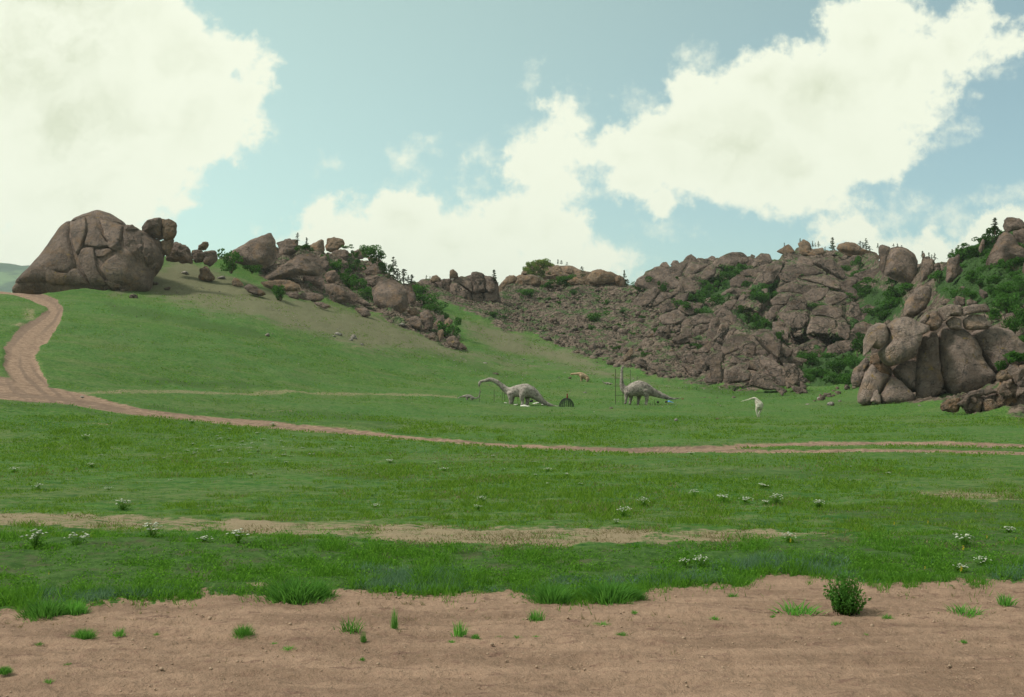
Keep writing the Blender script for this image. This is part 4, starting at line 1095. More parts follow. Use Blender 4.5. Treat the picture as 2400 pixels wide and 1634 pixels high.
ROOTS['righthill'] = outcrop('rock_outcrop', 'high rocky top with a capstone on the brushy hill at the far right', 'rock outcrop', [
    ([(1498, 172), (1503, 98), (1550, 83), (1600, 98), (1650, 130), (1700, 140), (1690, 172), (1560, 187), (1518, 207)], dict(d0=290, n=52)),
    ([(1366, 424), (1420, 318), (1470, 228), (1500, 188), (1562, 218), (1602, 290), (1650, 340), (1660, 404), (1530, 404), (1500, 464), (1400, 484), (1371, 474)], dict(d0=280, n=60, rings=12, rough=.05)),
    ([(1556, 192), (1650, 173), (1720, 190), (1720, 320), (1650, 330), (1608, 272)], dict(d0=284)), ([(1536, 572), (1600, 538), (1660, 560), (1660, 660), (1568, 664)], dict(d0=262)),
    ([(1316, 322), (1345, 243), (1362, 250), (1357, 322), (1333, 349)], dict(d0=300)), ([(1098, 392), (1180, 348), (1184, 440), (1214, 472), (1138, 554), (1086, 554), (1098, 470)], dict(pull=3)),
    ([(786, 794), (798, 700), (850, 618), (920, 567), (984, 578), (984, 652), (952, 744), (858, 804)], dict(pull=4, n=60, rings=11, rough=.05)),
    ([(1150, 620), (1190, 580), (1225, 590), (1220, 630), (1170, 640)], dict(pull=2)),
    ([(1640, 420), (1720, 400), (1760, 560), (1680, 600), (1640, 540)], dict(d0=262)),
    ([(1300, 430), (1340, 420), (1370, 450), (1340, 470)], dict(d0=300)), ([(1610, 700), (1650, 660), (1720, 680), (1720, 780), (1640, 790)], dict(d0=240)),
], zone=5, k=0.4, rough=0.08)
BD0 = float(depth(2130, 936)[0]); print('BD0', BD0, [float(depth(x, y)[0]) for x, y in ((2050, 940), (2130, 945), (2250, 935), (2205, 955), (2330, 970))])
ROOTS['bastion'] = outcrop('rock_bastion', 'smooth bulging granite bastion split by dark vertical cracks at the right end of the meadow', 'rock bastion', [
    ([(560, 1350), (560, 1100), (560, 930), (640, 870), (740, 850), (900, 860), (1000, 840), (1100, 800), (1300, 800), (1420, 900), (1560, 960), (1700, 1130), (1600, 1290), (1300, 1300), (1000, 1320), (800, 1340)], dict(th=0.5, pull=-2.2, n=110, rings=12, rough=.01, name='core')),
    ([(498, 1084), (510, 950), (545, 868), (600, 843), (657, 853), (679, 920), (669, 984), (610, 1034), (560, 1014), (528, 1054)], dict(n=60, rings=12, pull=3, p=3.2)),
    ([(660, 872), (720, 818), (800, 798), (880, 838), (962, 868), (962, 902), (912, 932), (892, 992), (872, 1084), (800, 1114), (700, 1154), (640, 1114), (610, 1052), (669, 980), (681, 920)], dict(n=80, rings=14, pull=3, p=3.4)),
    ([(546, 1082), (600, 1058), (632, 1110), (694, 1170), (694, 1224), (640, 1234), (558, 1174)], dict(mat=M_ROCKW, rough=.1)),
    ([(461, 1394), (478, 1280), (508, 1178), (550, 1128), (602, 1188), (684, 1218), (642, 1282), (612, 1342), (560, 1404), (500, 1414)], dict(foot=5, n=60, rings=12, pull=2)),
    ([(612, 1374), (650, 1288), (690, 1228), (760, 1258), (864, 1362), (853, 1394), (760, 1414), (638, 1409)], dict(foot=5, n=60, rings=12, pull=3)),
    ([(698, 1182), (760, 1128), (862, 1108), (882, 1148), (868, 1252), (862, 1334), (780, 1264), (718, 1204)], dict(n=52)),
    ([(880, 1376), (873, 1200), (888, 1050), (918, 928), (980, 898), (1022, 918), (1032, 1050), (1053, 1200), (1074, 1292), (1032, 1354), (960, 1389)], dict(foot=5, n=80, rings=14, pull=2, p=3.2)),
    ([(1023, 1000), (1038, 898), (1080, 878), (1202, 888), (1264, 960), (1324, 1040), (1364, 1130), (1434, 1220), (1466, 1274), (1350, 1316), (1230, 1346), (1130, 1346), (1068, 1264), (1043, 1150)], dict(foot=5, n=96, rings=16, pull=1, p=3.4, rough=.04)),
    ([(1266, 932), (1330, 878), (1430, 868), (1532, 898), (1574, 950), (1660, 1010), (1720, 1120), (1560, 1150), (1480, 1150), (1440, 1196), (1368, 1084), (1308, 1002)], dict(n=80, rings=14, p=3.2, rough=.05)),
    ([(906, 862), (960, 788), (1010, 752), (1063, 830), (1042, 884), (1000, 904), (958, 884)], dict(mat=M_ROCK)),
    [(1026, 742), (1100, 708), (1193, 718), (1199, 794), (1100, 794), (1078, 834)], [(1086, 832), (1140, 798), (1194, 818), (1194, 894), (1118, 884)],
    [(1198, 732), (1300, 708), (1372, 708), (1404, 764), (1300, 774), (1208, 794)], [(1206, 822), (1260, 778), (1342, 788), (1414, 862), (1382, 889), (1250, 894), (1218, 874)],
    ([(548, 1404), (570, 1338), (595, 1318), (624, 1382), (617, 1424)], dict(pull=4)),
    ([(1440, 1230), (1480, 1150), (1560, 1140), (1700, 1130), (1700, 1300), (1500, 1320)], dict()),
    ([(400, 1230), (440, 1150), (500, 1110), (540, 1120), (510, 1200), (480, 1290), (430, 1300)], dict(rough=.13)),
    ([(860, 860), (900, 830), (950, 770), (970, 790), (930, 860)], dict()),
    ([(490, 1110), (520, 1080), (545, 1130), (500, 1180)], dict()),
], zone=5, d0=BD0, k=0.45, rough=0.035, p=4.2, thf=0.34, cut=0.11, grow=1.015, facets=0, mat=M_ROCKL)
LR0 = float(depth(2300, 966)[0])
ROOTS['lowright'] = outcrop('rock_outcrop', 'low rusty stained craggy outcrop in front of the bastion at the lower right edge', 'rock outcrop', [
    ([(1046, 1434), (1110, 1378), (1184, 1378), (1194, 1444), (1150, 1479), (1058, 1474)], dict(mat=M_ROCKW)), [(1186, 1392), (1300, 1348), (1354, 1380), (1334, 1484), (1218, 1474)],
    [(1336, 1392), (1440, 1338), (1454, 1420), (1434, 1486), (1348, 1484)], ([(1436, 1402), (1468, 1288), (1508, 1198), (1560, 1137), (1614, 1150), (1604, 1302), (1564, 1404), (1500, 1496), (1448, 1486)], dict(mat=M_ROCKW, n=56)),
    ([(1606, 1152), (1660, 1136), (1760, 1200), (1780, 1500), (1640, 1510), (1556, 1496), (1570, 1389)], dict(n=56)),
    [(1160, 1380), (1260, 1330), (1400, 1310), (1440, 1340), (1300, 1370)],
    [(1430, 1480), (1500, 1470), (1540, 1510), (1450, 1505)], [(1560, 1480), (1640, 1490), (1650, 1525), (1570, 1515)],
], zone=5, d0=LR0, k=0.4, rough=0.10, cut=0.14, grow=1.08)
R_LR = Z(5)([(1180, 1390), (1440, 1330), (1520, 1200), (1660, 1140), (1760, 1200), (1780, 1490), (1400, 1480), (1190, 1470)])
for c in voronoi_cells(R_LR, 22, 26, 18, 0.2):
    cc = centroid(c); c2 = cc + (c - cc) * rg.uniform(1.05, 1.35)
    add_slabs(ROOTS['lowright'], [(list(map(tuple, c2)), dict(n=28, rings=6, it=1, cut=.13, d0=LR0, pull=rg.uniform(-1, 1.2), rough=0.16, k=0.4, mat=rg.choice([M_ROCK, M_ROCK, M_ROCKW])))])
R_RH = Z(5)([(1000, 700), (1150, 660), (1400, 600), (1700, 620), (1700, 860), (1450, 850), (1300, 720), (1060, 760)])
for c in voronoi_cells(R_RH, 30, 18, 28, 0.0):
    if rg.random() < 0.55:
        cc = centroid(c); c2 = cc + (c - cc) * rg.uniform(0.6, 0.95)
        add_slabs(ROOTS['righthill'], [(list(map(tuple, c2)), dict(n=18, rings=4, it=1, rough=0.16, k=0.6))])

ORD = ['leftmost', 'second from the left', 'third from the left', 'fourth from the left', 'fifth from the left', 'sixth from the left', 'seventh from the left',
       'eighth from the left', 'ninth from the left', 'tenth from the left', 'eleventh from the left', 'twelfth from the left', 'thirteenth from the left', 'fourteenth from the left', 'fifteenth from the left', 'sixteenth from the left']


def ordinal(i, n):
    return 'rightmost' if i == n - 1 and n > 1 else ORD[min(i, len(ORD) - 1)]


ROWS = ['top', 'second', 'third', 'fourth', 'fifth', 'sixth', 'seventh', 'eighth', 'ninth', 'tenth']


def rowcol(pts, per):
    """where each point stands: its row counted from the top, its place counted from the left"""
    n = len(pts); out = [''] * n
    order = sorted(range(n), key=lambda i: pts[i][1])
    nr = max(1, round(n / per)); sz = math.ceil(n / nr)
    for r in range(nr):
        row = sorted(order[r * sz:(r + 1) * sz], key=lambda i: pts[i][0])
        for k, i in enumerate(row):
            out[i] = f'{ordinal(k, len(row))} in the {ROWS[r]} row of'
    return out


# ------------------------------------------------------------------ loose boulders
def boulder_mesh(seed, flat=0.7, sub=2):
    bm = bmesh.new(); bmesh.ops.create_icosphere(bm, subdivisions=sub, radius=1.0)
    V = np.array([v.co[:] for v in bm.verts])
    n = V + 0
    # a few cutting planes give flat broken faces
    rg2 = np.random.default_rng(seed)
    for _ in range(9):
        a = rg2.normal(size=3); a /= np.linalg.norm(a); h = rg2.uniform(0.62, 0.92)
        dd = n @ a; ex = np.clip(dd - h, 0, None); n = n - ex[:, None] * a * 0.9
    n *= (1 + 0.13 * fbm(V * 1.7 + seed * 3.1, 3))[:, None]
    n *= np.array([1.0, rg2.uniform(.7, 1), flat])
    for v, c in zip(bm.verts, n): v.co = c
    me = bpy.data.meshes.new('boulder'); bm.to_mesh(me); bm.free()
    me.polygons.foreach_set('use_smooth', np.ones(len(me.polygons), dtype=bool))
    return me


M_PALE = rock_material('pale_granite', (0.24, 0.215, 0.19), (0.42, 0.385, 0.34), (0.30, 0.22, 0.16), 0.3, 0.1)
BP = [boulder_mesh(80 + i, 0.6 + 0.08 * (i % 4)) for i in range(5)]
for me in BP: me.materials.append(M_PALE)
BM = [boulder_mesh(i, 0.5 + 0.08 * (i % 5)) for i in range(10)]
for i, me in enumerate(BM): me.materials.append(M_ROCKB if i != 5 else M_ROCKW)


def put_boulder(px, py, w, label, group=None, var=None, name='boulder', flat=1.0, cat='boulder', mat=None):
    d = float(depth(px, py)[0]); loc = world(np.array([px]), np.array([py]), np.array([d]))[0]
    me = BM[var if var is not None else rnd.randrange(10)]
    o = bpy.data.objects.new(name, me); COL.objects.link(o)
    s = w * 0.5 * d / F
    o.location = (loc[0], loc[1], loc[2] + s * 0.18 * flat)
    o.scale = (s, s * rnd.uniform(0.8, 1.1), s * flat * rnd.uniform(0.9, 1.2))
    o.rotation_euler = (rnd.uniform(-.2, .2), rnd.uniform(-.25, .25), rnd.uniform(0, 6.28))
    return tag(o, label, cat, group)


# boulders that stand alone on the grass, each with its own description
Z1, Z2, Z3, Z4, Z5, Z6, Z7 = (Z(i) for i in range(1, 8))
lone_rock('boulder', 'lumpy brown boulder on the dry slope below the balanced rock', [(1472, 610), (1480, 540), (1530, 518), (1575, 560), (1592, 610), (1560, 632), (1500, 625)], 1, M_ROCKW, rough=.1)
lone_rock('boulder', 'flat slab of rock lying on the dry slope under the long outcrop', [(1798, 670), (1850, 648), (1930, 690), (1982, 728), (1940, 742), (1860, 725)], 1, M_ROCK, rough=.05)
lone_rock('boulder', 'rusty angular boulder beside the flat slab on the dry slope', [(1716, 640), (1735, 598), (1790, 630), (1806, 660), (1770, 676), (1730, 665)], 1, M_ROCKW, rough=.1)
for zf, x, y, w, lab in [
    (Z1, 1370, 575, 60, 'small pale boulder high on the dry slope below the split tower'),
    (Z1, 1640, 612, 70, 'thin low rock between the lumpy boulder and the rusty boulder'),
    (Z1, 1138, 655, 75, 'brown boulder against the right foot of the dome'),
    (Z1, 1240, 690, 60, 'low boulder in the grass right of the dome foot'),
    (Z1, 990, 755, 75, 'dark boulder alone on the grass under the dome'),
    (Z1, 900, 705, 60, 'low rock at the grassy foot of the dome'),
    (Z1, 1985, 1032, 40, 'single pale stone in the middle of the green left hillside'),
    (Z2, 990, 905, 70, 'largest pale stone of the group on the mid hillside'),
    (Z2, 1105, 928, 60, 'rounded stone right of the pale group on the mid hillside'),
    (Z2, 960, 915, 30, 'small stone at the left of the pale group on the mid hillside'),
    (Z2, 1085, 945, 40, 'flat stone just below the rounded stone on the mid hillside'),
    (Z2, 1165, 978, 30, 'small stone lowest down slope of the pale group on the mid hillside'),
    (Z2, 1465, 830, 50, 'small rock below the large oval boulder of the outcrop'),
    (Z3, 670, 1028, 48, 'pale squarish boulder standing alone above the big sauropod'),
    (Z3, 760, 1122, 60, 'flat brown stone on the slope right above the big sauropod neck'),
    (Z3, 1225, 1035, 26, 'little pale stone on the slope above the orange beast'),
    (Z3, 1010, 990, 26, 'small stone on the dry streak of the middle slope'),
    (Z3, 1065, 884, 22, 'small stone below the scree edge in the middle slope'),
    (Z3, 1370, 1110, 34, 'low flat stone uphill left of the orange beast'),
    (Z3, 1550, 1285, 34, 'small stone in the grass between wire dome and orange beast'),
    (Z3, 1632, 1458, 32, 'white stone on the grass right of the wire dome'),
    (Z3, 1780, 1422, 40, 'flat brownish stone left of the scaffolded sauropod'),
    (Z5, 265, 1430, 60, 'pale boulder on the meadow in front of the bastion, larger of two'),
    (Z5, 100, 1428, 38, 'small boulder on the meadow left in front of the bastion'),
    (Z5, 330, 1405, 34, 'flat pale stone near the bastion foot'),
    (Z5, 965, 1425, 54, 'grey boulder on the grass below the widest slab of the bastion'),
    (Z5, 900, 1436, 26, 'little stone left of the grey boulder below the bastion'),
    (Z5, 185, 1385, 50, 'grey pointed stone at the left end of the rubble by the bastion'),
    (Z7, 975, 822, 60, 'flat pale stone on the meadow below the blue tarpaulin'),
    (Z7, 1490, 808, 55, 'dark flat stone on the meadow left below the long-tailed statue'),
    (Z8 := Z(8), 560, 150, 32, 'pale stone on the verge between the dirt track and the faint track at left'),
]:
    (x1, y1), = zf([(x, y)]); (x2, _), = zf([(x + w, y)])
    if 'white' in lab: o = put_boulder(x1, y1, x2 - x1, lab, var=1, flat=0.8)
    else: o = put_boulder(x1, y1, x2 - x1, lab, flat=0.85)
    if not ('brown' in lab or 'dark' in lab or 'dome foot' in lab or 'foot of the dome' in lab): o.data = BP[rnd.randrange(5)]
white_mat = simple_mat('pale_stone', (0.52, 0.50, 0.44), var=0.2, scale=2)

# rubble beside the bastion
heap = []
for i in range(34):
    x = rnd.uniform(150, 460); heap.append((x, 1390 - (x - 150) * 0.35 + rnd.uniform(-20, 25)))
for (x, y), rc in zip(heap, rowcol(heap, 7)):
    (x1, y1), = Z5([(x, y)])
    put_boulder(x1, y1, rnd.uniform(5, 15), f'{rc} broken stones heaped left of the bastion', 'stones of the rubble heap at the bastion')
# row of dark stones on the meadow
for i, x in enumerate([1290, 1330, 1370, 1400, 1480, 1530, 1610, 1660, 1690, 1730, 1760]):
    (x1, y1), = Z7([(x, 552 + rnd.uniform(-5, 8))])
    put_boulder(x1, y1, rnd.uniform(5, 11), f'{ordinal(i, 11)} of the dark low stones in the row between two statues', 'row of dark stones on the meadow', var=4)

# scree
R_SCREE = [(1000, 690), (1080, 715), (1160, 745), (1230, 775), (1330, 810), (1400, 845), (1480, 862), (1560, 885), (1620, 893), (1660, 880), (1650, 800), (1620, 740), (1560, 700), (1480, 672), (1300, 672), (1180, 705), (1080, 700)]
cand = []
while len(cand) < 1250:
    x, y = rnd.uniform(1000, 1660), rnd.uniform(670, 893)
    if poly_sd(np.array([x]), np.array([y]), R_SCREE)[0] < rnd.uniform(-8, 6): continue
    near_e = (y - 690) / 200
    w = min(30, rnd.lognormvariate(2.15, 0.45)) * (0.7 + 0.7 * max(0, near_e)) * (0.75 + 0.5 * (x - 1000) / 660)
    cand.append((w, x, y))
cand.sort(reverse=True)
big = cand[:290]
# six columns of the slope, told from left to right, each read from the top down
cols_ = [[] for _ in range(6)]
for w, x, y in big: cols_[min(5, int((x - 1000) / 110))].append((y, x, w))
side = ['far left', 'left', 'middle left', 'middle right', 'right', 'far right']
for ci, col_ in enumerate(cols_):
    for ri, (y, x, w) in enumerate(sorted(col_)):
        v = 5 if rnd.random() < 0.06 else rnd.choice([0, 1, 2, 3, 4, 6, 7, 8, 9])
        q = ['top', 'upper', 'middle', 'lower', 'bottom'][min(4, int(5 * ri / len(col_)))]
        size = 'large' if w > 19 else 'medium' if w > 13 else 'small'
        put_boulder(x, y, w, f"{size} {'rusty' if v == 5 else 'grey'} boulder, {q} zone of the {side[ci]} strip of the scree", 'boulders of the hillside scree', var=v, flat=rnd.uniform(.8, 1.1))


def joined_boulders(name, items, label, cat, mat):
    VV = []; FF = []; o = 0
    small = [boulder_mesh(50 + i, 0.65, 1) for i in range(6)]
    data = []
    for me in small:
        v = np.empty(len(me.vertices) * 3); me.vertices.foreach_get('co', v)
        f = np.empty(len(me.polygons) * 3, dtype=np.int32); me.polygons.foreach_get('vertices', f)
        data.append((v.reshape(-1, 3), f.reshape(-1, 3)))
    for (w, x, y) in items:
        d = float(depth(x, y)[0]); loc = world(np.array([x]), np.array([y]), np.array([d]))[0]
        v, f = data[rnd.randrange(6)]
        a = rnd.uniform(0, 6.28); c, s = math.cos(a), math.sin(a)
        sz = w * 0.5 * d / F
        q = v * sz
        VV.append(np.stack([q[:, 0] * c - q[:, 1] * s, q[:, 0] * s + q[:, 1] * c, q[:, 2]], -1) + loc + np.array([0, 0, 0.15 * sz]))
        FF.append(f + o); o += len(v)
    me = mesh_np(name, np.vstack(VV), np.vstack(FF))
    ob = link_mesh(name, me, mat)
    for m_ in small: bpy.data.meshes.remove(m_)
    return tag(ob, label, cat, None, 'stuff')


rest = cand[290:]
for _ in range(900):
    x = rnd.uniform(980, 1650); y = rnd.uniform(690, 905)
    if poly_sd(np.array([x]), np.array([y]), R_SCREE)[0] > -14: rest.append((rnd.uniform(2.5, 6), x, y))
for _ in range(500):                      # rubble round the mid-left outcrop
    x, y = Z2([(rnd.gauss(1450, 260), 0)])[0][0], 0
    y = 700 + (x - 900) * 0.62 + rnd.gauss(0, 14)
    if 760 < x < 1100: rest.append((rnd.uniform(2.5, 7), x, y))
hs = []
while len(hs) < 420:
    x, y = rnd.uniform(250, 1700), rnd.uniform(640, 960)
    if y < np.interp(x, [250, 400, 700, 1000, 1300, 1600], [700, 640, 740, 830, 850, 905]): continue
    if rnd.random() < math.exp(-(y - np.interp(x, [250, 400, 700, 1000, 1300, 1600], [700, 640, 740, 830, 850, 905])) / 40): hs.append((rnd.uniform(1.8, 4.5), x, y))
joined_boulders('hillside_stones', hs, 'little pale stones strewn over the grass slope below the rocks', 'stones', M_PALE)
joined_boulders('scree', rest, 'small stones filling the scree between the larger boulders', 'scree', M_ROCKB)

# gravel and clods on the road shoulder
gv = []
for _ in range(6500):
    x = rnd.uniform(-150, 2550); y = rnd.uniform(1375, 1640)
    e = np.interp(x, [q[0] for q in EDGE], [q[1] for q in EDGE])
    if y > e + 4: gv.append((rnd.lognormvariate(0.85, 0.55), x, y))
M_CLOD = simple_mat('clods', (0.30, 0.21, 0.15), var=0.35, scale=9)
joined_boulders('gravel', gv, 'scattered gravel and clods on the bare road shoulder', 'gravel', M_CLOD)

# ------------------------------------------------------------------ far hills
def far_hills():
    xs = np.linspace(-1600, 900, 160)
    top = 622 + 10 * np.sin(xs / 210.0) + fbm(np.stack([xs / 60, 0 * xs, 0 * xs], -1), 4) * 5 + np.clip((xs - 120) / 8, 0, 40)
    rows = []
    for s in np.linspace(0, 1, 24):
        d = 3600 + 1000 * s
        py = 730 + (top - 730) * s ** 0.8
        rows.append(world(xs, py, np.full_like(xs, d)))
    back = rows[-1].copy(); back[:, 1] += 600; back[:, 2] -= 250; rows.append(back)
    V = np.array(rows); nr, nc = V.shape[:2]
    V = V.reshape(-1, 3); V[:, 2] += fbm(V / 160, 4) * 14
    idx = np.arange(nr * nc).reshape(nr, nc)
    q = np.stack([idx[:-1, :-1], idx[:-1, 1:], idx[1:, 1:], idx[1:, :-1]], -1).reshape(-1, 4)
    m, t, b, out = new_mat('far_hillside')
    pos = t.new('ShaderNodeNewGeometry').outputs['Position']
    n = t.noise(pos, 0.004, 6, 0.65)
    n2 = t.noise(pos, 0.03, 5, 0.65)
    c = t.mix(t.step(n, 0.47, 0.56), (0.115, 0.19, 0.085), (0.035, 0.075, 0.045))
    c = t.scale_col(c, t.math('MULTIPLY_ADD', n2, 0.8, 0.6))
    t.put(b.inputs['Base Color'], c)
    o = link_mesh('hills', mesh_np('hills', V, q), m)
    o['kind'] = 'structure'; o['label'] = 'distant bluish wooded hills beyond the road crest'


far_hills()

# ------------------------------------------------------------------ trees and shrubs
def leaf_quads(C, size, rg, up=0.3):
    """little leaf faces at points C -> V, F"""
    n = len(C)
    a = rg.normal(size=(n, 3)); a /= np.linalg.norm(a, axis=1)[:, None]
    b = rg.normal(size=(n, 3)); b -= (a * b).sum(1)[:, None] * a; b /= np.linalg.norm(b, axis=1)[:, None]
    s = (size * rg.uniform(0.6, 1.3, n))[:, None]
    V = np.stack([C - a * s, C + b * s * 0.6, C + a * s, C - b * s * 0.6], 1).reshape(-1, 3)
    Fq = np.arange(4 * n).reshape(-1, 4)
    return V, Fq


def tube_mesh(paths, sides=6):
    """paths: list of (pts, radii)"""
    VV = []; FF = []; o = 0
    for pts, rad in paths:
        pts = np.asarray(pts, float); n = len(pts)
        tg = np.gradient(pts, axis=0); tg /= np.linalg.norm(tg, axis=1)[:, None] + 1e-9
        ref = np.array([0, 1.0, 0.01]) if abs(tg[0, 1]) < 0.9 else np.array([1.0, 0, 0])
        u = np.cross(tg, ref); u /= np.linalg.norm(u, axis=1)[:, None] + 1e-9
        w = np.cross(tg, u)
        ang = np.arange(sides) / sides * 2 * math.pi
        ring = pts[:, None] + np.asarray(rad, float)[:, None, None] * (np.cos(ang)[None, :, None] * u[:, None] + np.sin(ang)[None, :, None] * w[:, None])
        VV.append(ring.reshape(-1, 3))
        idx = o + np.arange(n * sides).reshape(n, sides); nx = np.roll(idx, -1, 1)
        FF.append(np.stack([idx[:-1], nx[:-1], nx[1:], idx[1:]], -1).reshape(-1, 4))
        if sides == 4:
            FF.append(idx[:1, ::-1]); FF.append(idx[-1:])
        o += n * sides
    return np.vstack(VV), np.vstack(FF)


def shrub_meshes(seed, n=850, col=None):
    rg = np.random.default_rng(seed)
    k = 9
    cen = np.stack([rg.normal(0, .25, k), rg.normal(0, .25, k), rg.uniform(.14, .78, k)], -1)
    rad = rg.uniform(.14, .30, k)
    w = rad ** 2 / (rad ** 2).sum()
    which = rg.choice(k, n, p=w)
    dirn = rg.normal(size=(n, 3)); dirn /= np.linalg.norm(dirn, axis=1)[:, None]
    C = cen[which] + dirn * (rad[which] * rg.uniform(.35, 1.05, n) ** 0.5)[:, None]
    C[:, 2] = np.maximum(C[:, 2], 0.03)
    C[:, :2] *= 1.15
    V, Fq = leaf_quads(C, 0.062, rg)
    crown = mesh_np('crown', V, Fq, False)
    paths = []
    for i in range(5):
        e = cen[i]; paths.append((np.array([[e[0] * .1, e[1] * .1, -0.1], e * np.array([.5, .5, .55]), e]), [0.022, 0.014, 0.005]))
    tv, tf = tube_mesh(paths, 5)
    return crown, mesh_np('stems', tv, tf)


def pine_meshes(seed, n=700, spread=0.22, sparse=0.0):
    rg = np.random.default_rng(seed)
    C = []
    nw = 13
    for i in range(nw):
        h = 0.16 + 0.82 * (i / (nw - 1)) ** 0.9 + rg.uniform(-.015, .015)
        L = spread * (1.08 - h) ** 0.75 * rg.uniform(.65, 1.2)
        for b in range(rg.integers(3, 7)):
            if rg.random() < sparse: continue
            a = rg.uniform(0, 6.283); l = L * rg.uniform(.5, 1.2)
            m = max(3, int(9 * l / spread))
            r = rg.uniform(0.15, 1, m) * l
            C.append(np.stack([np.cos(a) * r, np.sin(a) * r, h - 0.25 * r + rg.normal(0, .012, m)], -1))
            C.append(np.stack([np.cos(a) * r, np.sin(a) * r, h - 0.25 * r + rg.normal(0, .015, m)], -1) + rg.normal(0, .014, (m, 3)))
    C = np.vstack(C + [np.array([[0, 0, .98], [0, 0, 1.0]])])
    C[:, :2] *= 1.15
    V, Fq = leaf_quads(C, 0.033, rg)
    V = V * np.array([1.25, 1.25, 1])
    crown = mesh_np('crown', V, Fq, False)
    tv, tf = tube_mesh([(np.array([[0, 0, -.06], [0.008, 0, .35], [0, .006, .7], [0, 0, 1.0]]), [.022, .016, .009, .002])], 6)
    return crown, mesh_np('trunk', tv, tf)


SHRUBS = [shrub_meshes(100 + i) for i in range(6)]
PINES = [pine_meshes(200 + i, spread=(.20, .26, .16, .24)[i % 4], sparse=(.0, .25, .1, .35)[i % 4]) for i in range(6)]
for c, s in SHRUBS: c.materials.append(M_LEAF); s.materials.append(M_BARK)
for c, s in PINES: c.materials.append(M_PINE); s.materials.append(M_BARK)
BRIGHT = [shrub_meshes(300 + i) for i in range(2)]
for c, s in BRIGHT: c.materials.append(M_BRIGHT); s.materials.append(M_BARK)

def put_plant(kind, px, py, wpx, hpx, label, group=None, d=None, lean=0.0):
    if d is None: d = float(depth(px, py)[0]) - 1.0
    loc = world(np.array([px]), np.array([py]), np.array([d]))[0]
    variants, name, cat, parts = {'shrub': (SHRUBS, 'shrub', 'shrub', ('crown', 'stems')), 'pine': (PINES, 'pine_tree', 'tree', ('crown', 'trunk')),
                                  'bright': (BRIGHT, 'shrub', 'shrub', ('crown', 'stems'))}[kind]
    root = empty(name, Vector(loc), label, cat, group)
    h = hpx * d / F; w = wpx * d / F
    root.rotation_euler = (0, lean, 0)
    cm, sm = variants[rnd.randrange(len(variants))]
    rz = rnd.uniform(0, 6.28)
    sx = w * (1.0 if kind != 'pine' else 2.2)
    for me, nm in ((cm, parts[0]), (sm, parts[1])):
        o = bpy.data.objects.new(nm, me); COL.objects.link(o); o.parent = root
        o.scale = (sx, sx, h * 1.0 if kind == 'pine' else h * 1.1); o.rotation_euler = (0, 0, rz)
    return root


def cluster(kind, zone, items, phrase, group, d=None):
    zf = Z(zone); n = len(items)
    for i, it in enumerate(sorted(items)):
        x, y, w, h = it[:4]
        (x1, y1), (x2, y2) = zf([(x, y), (x + w, y - h)])
        dd = it[4] if len(it) > 4 else d
        if n == 1: lab = phrase
        elif n <= 16: lab = f'{ordinal(i, n)} of the {phrase}'
        else: lab = phrase
        put_plant(kind, x1, y1, x2 - x1, y1 - y2, lab, group if n > 1 else None, dd)


cluster('shrub', 2, [(195, 430, 140, 160)], 'tall green bush at the foot of the large tilted slab', None, 318)
cluster('shrub', 2, [(350, 440, 100, 65)], 'low dark bush under the overhang of the tilted slab', None, 318)
cluster('shrub', 2, [(565, 655, 100, 130)], 'bright green bush on the grass below the outcrop, left', None)
cluster('shrub', 2, [(740, 290, 100, 55)], 'dark low bush between two blocks on the outcrop skyline', None, 338)
cluster('shrub', 2, [(900, 390, 70, 90), (985, 450, 120, 100), (1040, 500, 120, 90), (1110, 430, 110, 90), (1090, 560, 120, 110), (1150, 590, 130, 120), (1190, 640, 110, 90), (1000, 400, 80, 60), (930, 470, 80, 60)], 'green shrubs filling the cleft of the mid-left outcrop', 'shrubs in the cleft of the mid-left outcrop')
cluster('shrub', 2, [(1185, 320, 120, 90), (1110, 330, 60, 60), (1290, 380, 110, 110), (1330, 450, 70, 100), (1230, 300, 60, 40), (1060, 260, 70, 30)], 'shrubs along the skyline of the mid-left outcrop', 'skyline shrubs of the mid-left outcrop', 352)
cluster('pine', 2, [(1400, 500, 90, 170), (1375, 490, 70, 110), (1430, 500, 60, 90), (1475, 520, 100, 105), (1535, 530, 70, 75), (1510, 520, 50, 60)], 'conifers above the saddle', 'conifers above the saddle', 372)
cluster('shrub', 2, [(1600, 630, 110, 100), (1640, 690, 130, 110), (1690, 745, 120, 90), (1770, 780, 60, 60), (1570, 580, 70, 60)], 'green shrubs in the gully left of the saddle wall', 'shrubs in the gully left of the saddle wall')
cluster('shrub', 2, [(1825, 915, 140, 150)], 'round green bush at the bottom tip of the long outcrop', None)
cluster('shrub', 2, [(1375, 720, 80, 55)], 'small shrub at the base of the large oval boulder', None)
cluster('pine', 2, [(688, 225, 40, 80), (755, 250, 40, 70)], 'thin pines on the skyline above the mid-left outcrop', 'thin skyline pines', 345)
cluster('pine', 3, [(745, 330, 80, 130)], 'wind-bent pine at the right end of the saddle wall', None, 415)
cluster('pine', 3, [(148, 295, 30, 50), (180, 290, 20, 35)], 'tiny pines on top of the saddle wall', 'tiny pines on the saddle wall', 418)
cluster('shrub', 3, [(1060, 445, 150, 85)], 'dark shrub on the brown face below the layered crest', None)
cluster('shrub', 3, [(735, 620, 100, 60)], 'green shrub on the scree under the saddle gap', None)
cluster('shrub', 3, [(1230, 370, 90, 60), (1330, 330, 110, 70), (1390, 290, 110, 50), (1380, 350, 60, 50)], 'shrubs under the brown crest', 'shrubs under the brown crest', 455)
cluster('shrub', 3, [(1635, 660, 150, 95)], 'large green shrub alone in the middle of the scree', None)
cluster('shrub', 3, [(1600, 730, 60, 50)], 'small green shrub just below the large one in the scree', None)
